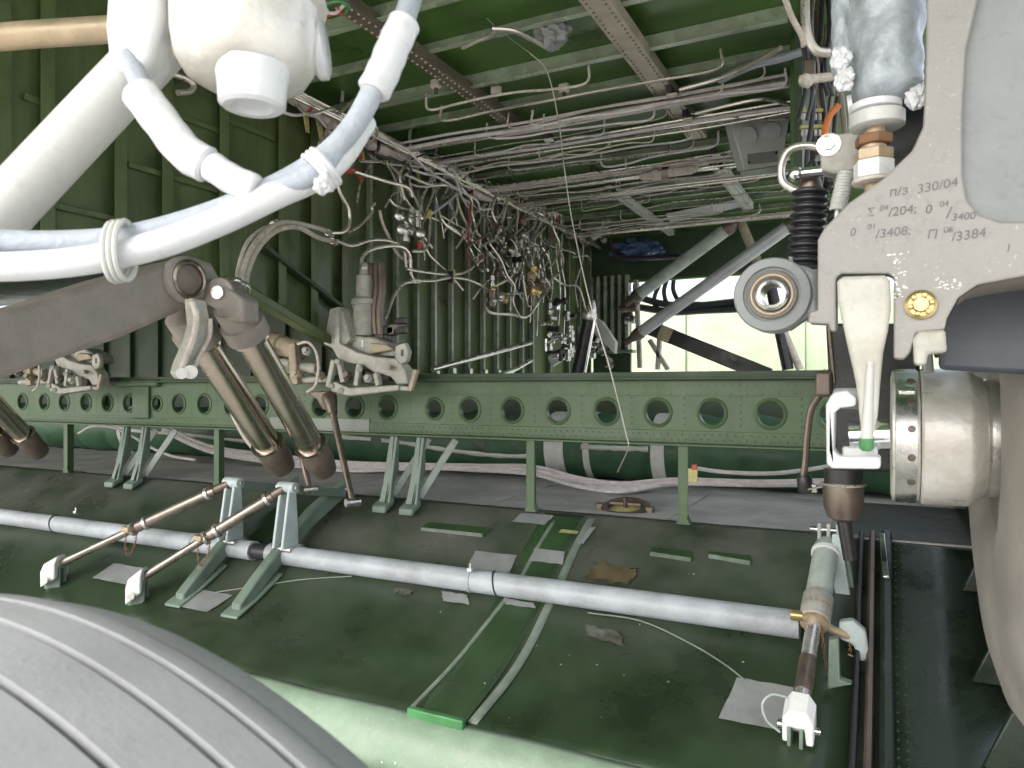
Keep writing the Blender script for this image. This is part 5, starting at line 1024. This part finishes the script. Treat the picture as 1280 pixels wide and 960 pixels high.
# black bellows, chrome pin and olive bracket
t = thing('bellows', 'black ribbed rubber bellows standing above the eye fitting', 'bellows', av(1006, 340, 1.78)); a, b_ = av(1006, 340, 1.78), av(1013, 236, 1.78); d = b_ - a; kk = 1.7 / F
pr = []
for i in range(11):
    h = d.length * i / 11; pr += [(15 * kk, h), (21.5 * kk, h + d.length * .03), (21.5 * kk, h + d.length * .05), (15 * kk, h + d.length * .085)]
obj('gaiter', MB().lathe(a, d, pr, 32), 'black_rubber', t, ang=60); obj('clamp', MB().lathe(b_, d, [(12 * kk, -.01), (14 * kk, 0), (10 * kk, .03), (9 * kk, .045)], 20), 'steel_brown', t); obj('cap', MB().lathe(b_ + d.normalized() * .03, d, [(7 * kk, 0), (8 * kk, .01), (5 * kk, .03)], 14), 'black_steel', t)
t = thing('chrome_pin', 'polished chrome pin above the black bellows', 'pin', av(1010, 216, 1.75)); a, b_ = av(998, 217, 1.74), av(1052, 211, 1.74); d = b_ - a
obj('shaft', MB().cyl(a, b_, .012, 18), 'chrome', t); obj('ball', MB().lathe(a - V((.01, 0, 0)), d, [(.003, -.012), (.013, -.006), (.017, .004), (.014, .014), (.011, .018)], 18), 'chrome', t)
t = thing('olive_bracket', 'olive grey block bracket with a bolt head holding the chrome pin', 'bracket', av(1050, 222, 1.7)); obj('block', MB().prism(px(1.68, [(1024, 170), (1074, 163), (1076, 212), (1046, 217), (1026, 212)]), (0, .06, 0)), 'uplock_grey', t, bevel=.006)
obj('bolt_head', MB().lathe(av(1036, 181, 1.68), (0, -1, 0), [(.022, 0), (.022, .004), (.014, .005), (.013, .012), (0, .013)], 6), 'steel', t); obj('washer', MB().lathe(av(1036, 181, 1.68), (0, -1, 0), [(.024, 0), (.024, .003), (.015, .004)], 24), 'steel', t)
pipe('loop_line', 'thick steel line looping left of the chrome pin', 'pipe', [av(x, y, 1.85) for x, y in ((1026, 184), (1005, 182), (986, 188), (977, 206), (978, 226), (990, 236), (1004, 240))], .009, 'steel_pipe', n=12)
t = thing('coil_spring', 'small pale coil spring between the olive bracket and gear leg', 'spring', av(1048, 262, 1.62)); a, b_ = av(1058, 214, 1.62), av(1047, 262, 1.62); d = b_ - a; n1 = d.orthogonal().normalized(); n2 = d.normalized().cross(n1)
obj('coil', MB().tube([a + d * (i / 150) + (n1 * math.cos(i * .55) + n2 * math.sin(i * .55)) * .0135 for i in range(151)], .0035, 6), 'strut_white', t); obj('hook', MB().tube(smooth([b_, b_ + V((-.002, 0, -.015)), b_ + V((.006, -.006, -.024)), b_ + V((.012, 0, -.014))], 4), .004, 6), 'white_paint', t)
# bolt stack under the wrapped canister
bx_ = av(1092, 200, 1.56); t = thing('bolt_stack', 'tan bolt with white and rusty collars entering the gear leg', 'bolt', V((bx_.x, 1.56, av(1092, 255, 1.56).z))); kz = 1.4 / F
def st(y0, y1, r, m, nm, n=28, xo=0, sides=None): A, B = av(1092 + xo, y0, 1.56), av(1092 + xo, y1, 1.56); obj(nm, MB().lathe(A, B - A, [(r * kz * .93, 0), (r * kz, .002), (r * kz, (B - A).length - .002), (r * kz * .93, (B - A).length)], n), m, t)
st(130, 140, 30, 'gloss_white', 'washer', xo=2); st(142, 160, 32, 'strut_white', 'washer', xo=4); st(160, 170, 12, 'tan_bolt', 'shank', xo=2); st(170, 182, 22, 'rust', 'nut', 6); st(182, 192, 15, 'tan_bolt', 'shank'); st(188, 202, 23, 'tan_bolt', 'collar', 6); st(202, 224, 24, 'white_paint', 'collar', 6); st(224, 230, 25, 'lagging', 'washer'); st(230, 254, 10.5, 'tan_bolt', 'shank')
# canister wrapped in clouded plastic film
t = thing('wrapped_canister', 'blue grey canister wrapped in crumpled clear plastic above the tan bolt', 'canister', av(1105, 135, 1.6)); from mathutils import noise as _nz
def wrap(x0, x1, y0, y1, v, m, seed, nm, rough):
    mb = MB(); rows = []; N = 30; M = 56; cx = (x0 + x1) / 2; A, B = av(cx, y1, v), av(cx, y0, v); r = (av(x1, y0, v) - av(x0, y0, v)).length / 2
    for i in range(N + 1):
        p = A.lerp(B, i / N); row = []; e = min(1, (i + 1.2) / 4) ** .5
        for j in range(M + 1):
            a = 2 * math.pi * (j % M) / M; q = V((math.cos(a), math.sin(a), i * .16)); k = 1 + rough * (_nz.noise(q * 1.7 + V((seed, 0, 0))) + .5 * abs(_nz.noise(q * 4.5 + V((0, seed, 0))))); row.append(p + V((math.cos(a) * r * k * e, math.sin(a) * r * k * e, 0)))
        rows.append(row)
    mb.grid(rows); obj(nm, mb, m, t)
wrap(1064, 1152, -60, 132, 1.62, 'plastic_film', 3, 'film', .13); wrap(1040, 1072, -60, 104, 1.66, 'plastic_film', 9, 'side_fold', .25)
obj('inner_tube', MB().cyl(av(1105, 120, 1.64), av(1105, -60, 1.64), .055, 24), 'hose_grey', t)
for x0, y0, x1, y1 in ((1048, 62, 1054, 84), (1052, 96, 1060, 104), (1140, 112, 1150, 132)): obj('crumpled_fold', lump('f', (av(x0, y0, 1.57) + av(x1, y1, 1.57)) / 2, .016, 'g', x0, (1, .6, 1.3), .5), 'gloss_white', t)
obj('bag_tail', MB().prism(px(1.6, [(1058, 120), (1064, 118), (1070, 160), (1064, 168)]), (0, .004, 0)), 'gloss_white', t)
tag(obj('gear_back_plate', MB().prism(px(1.72, [(1075, 120), (1165, 110), (1165, 200), (1135, 215), (1080, 215)]), (0, .05, 0)), 'black_steel', bevel=.006), 'black recessed plate behind the tan bolt', 'plate')
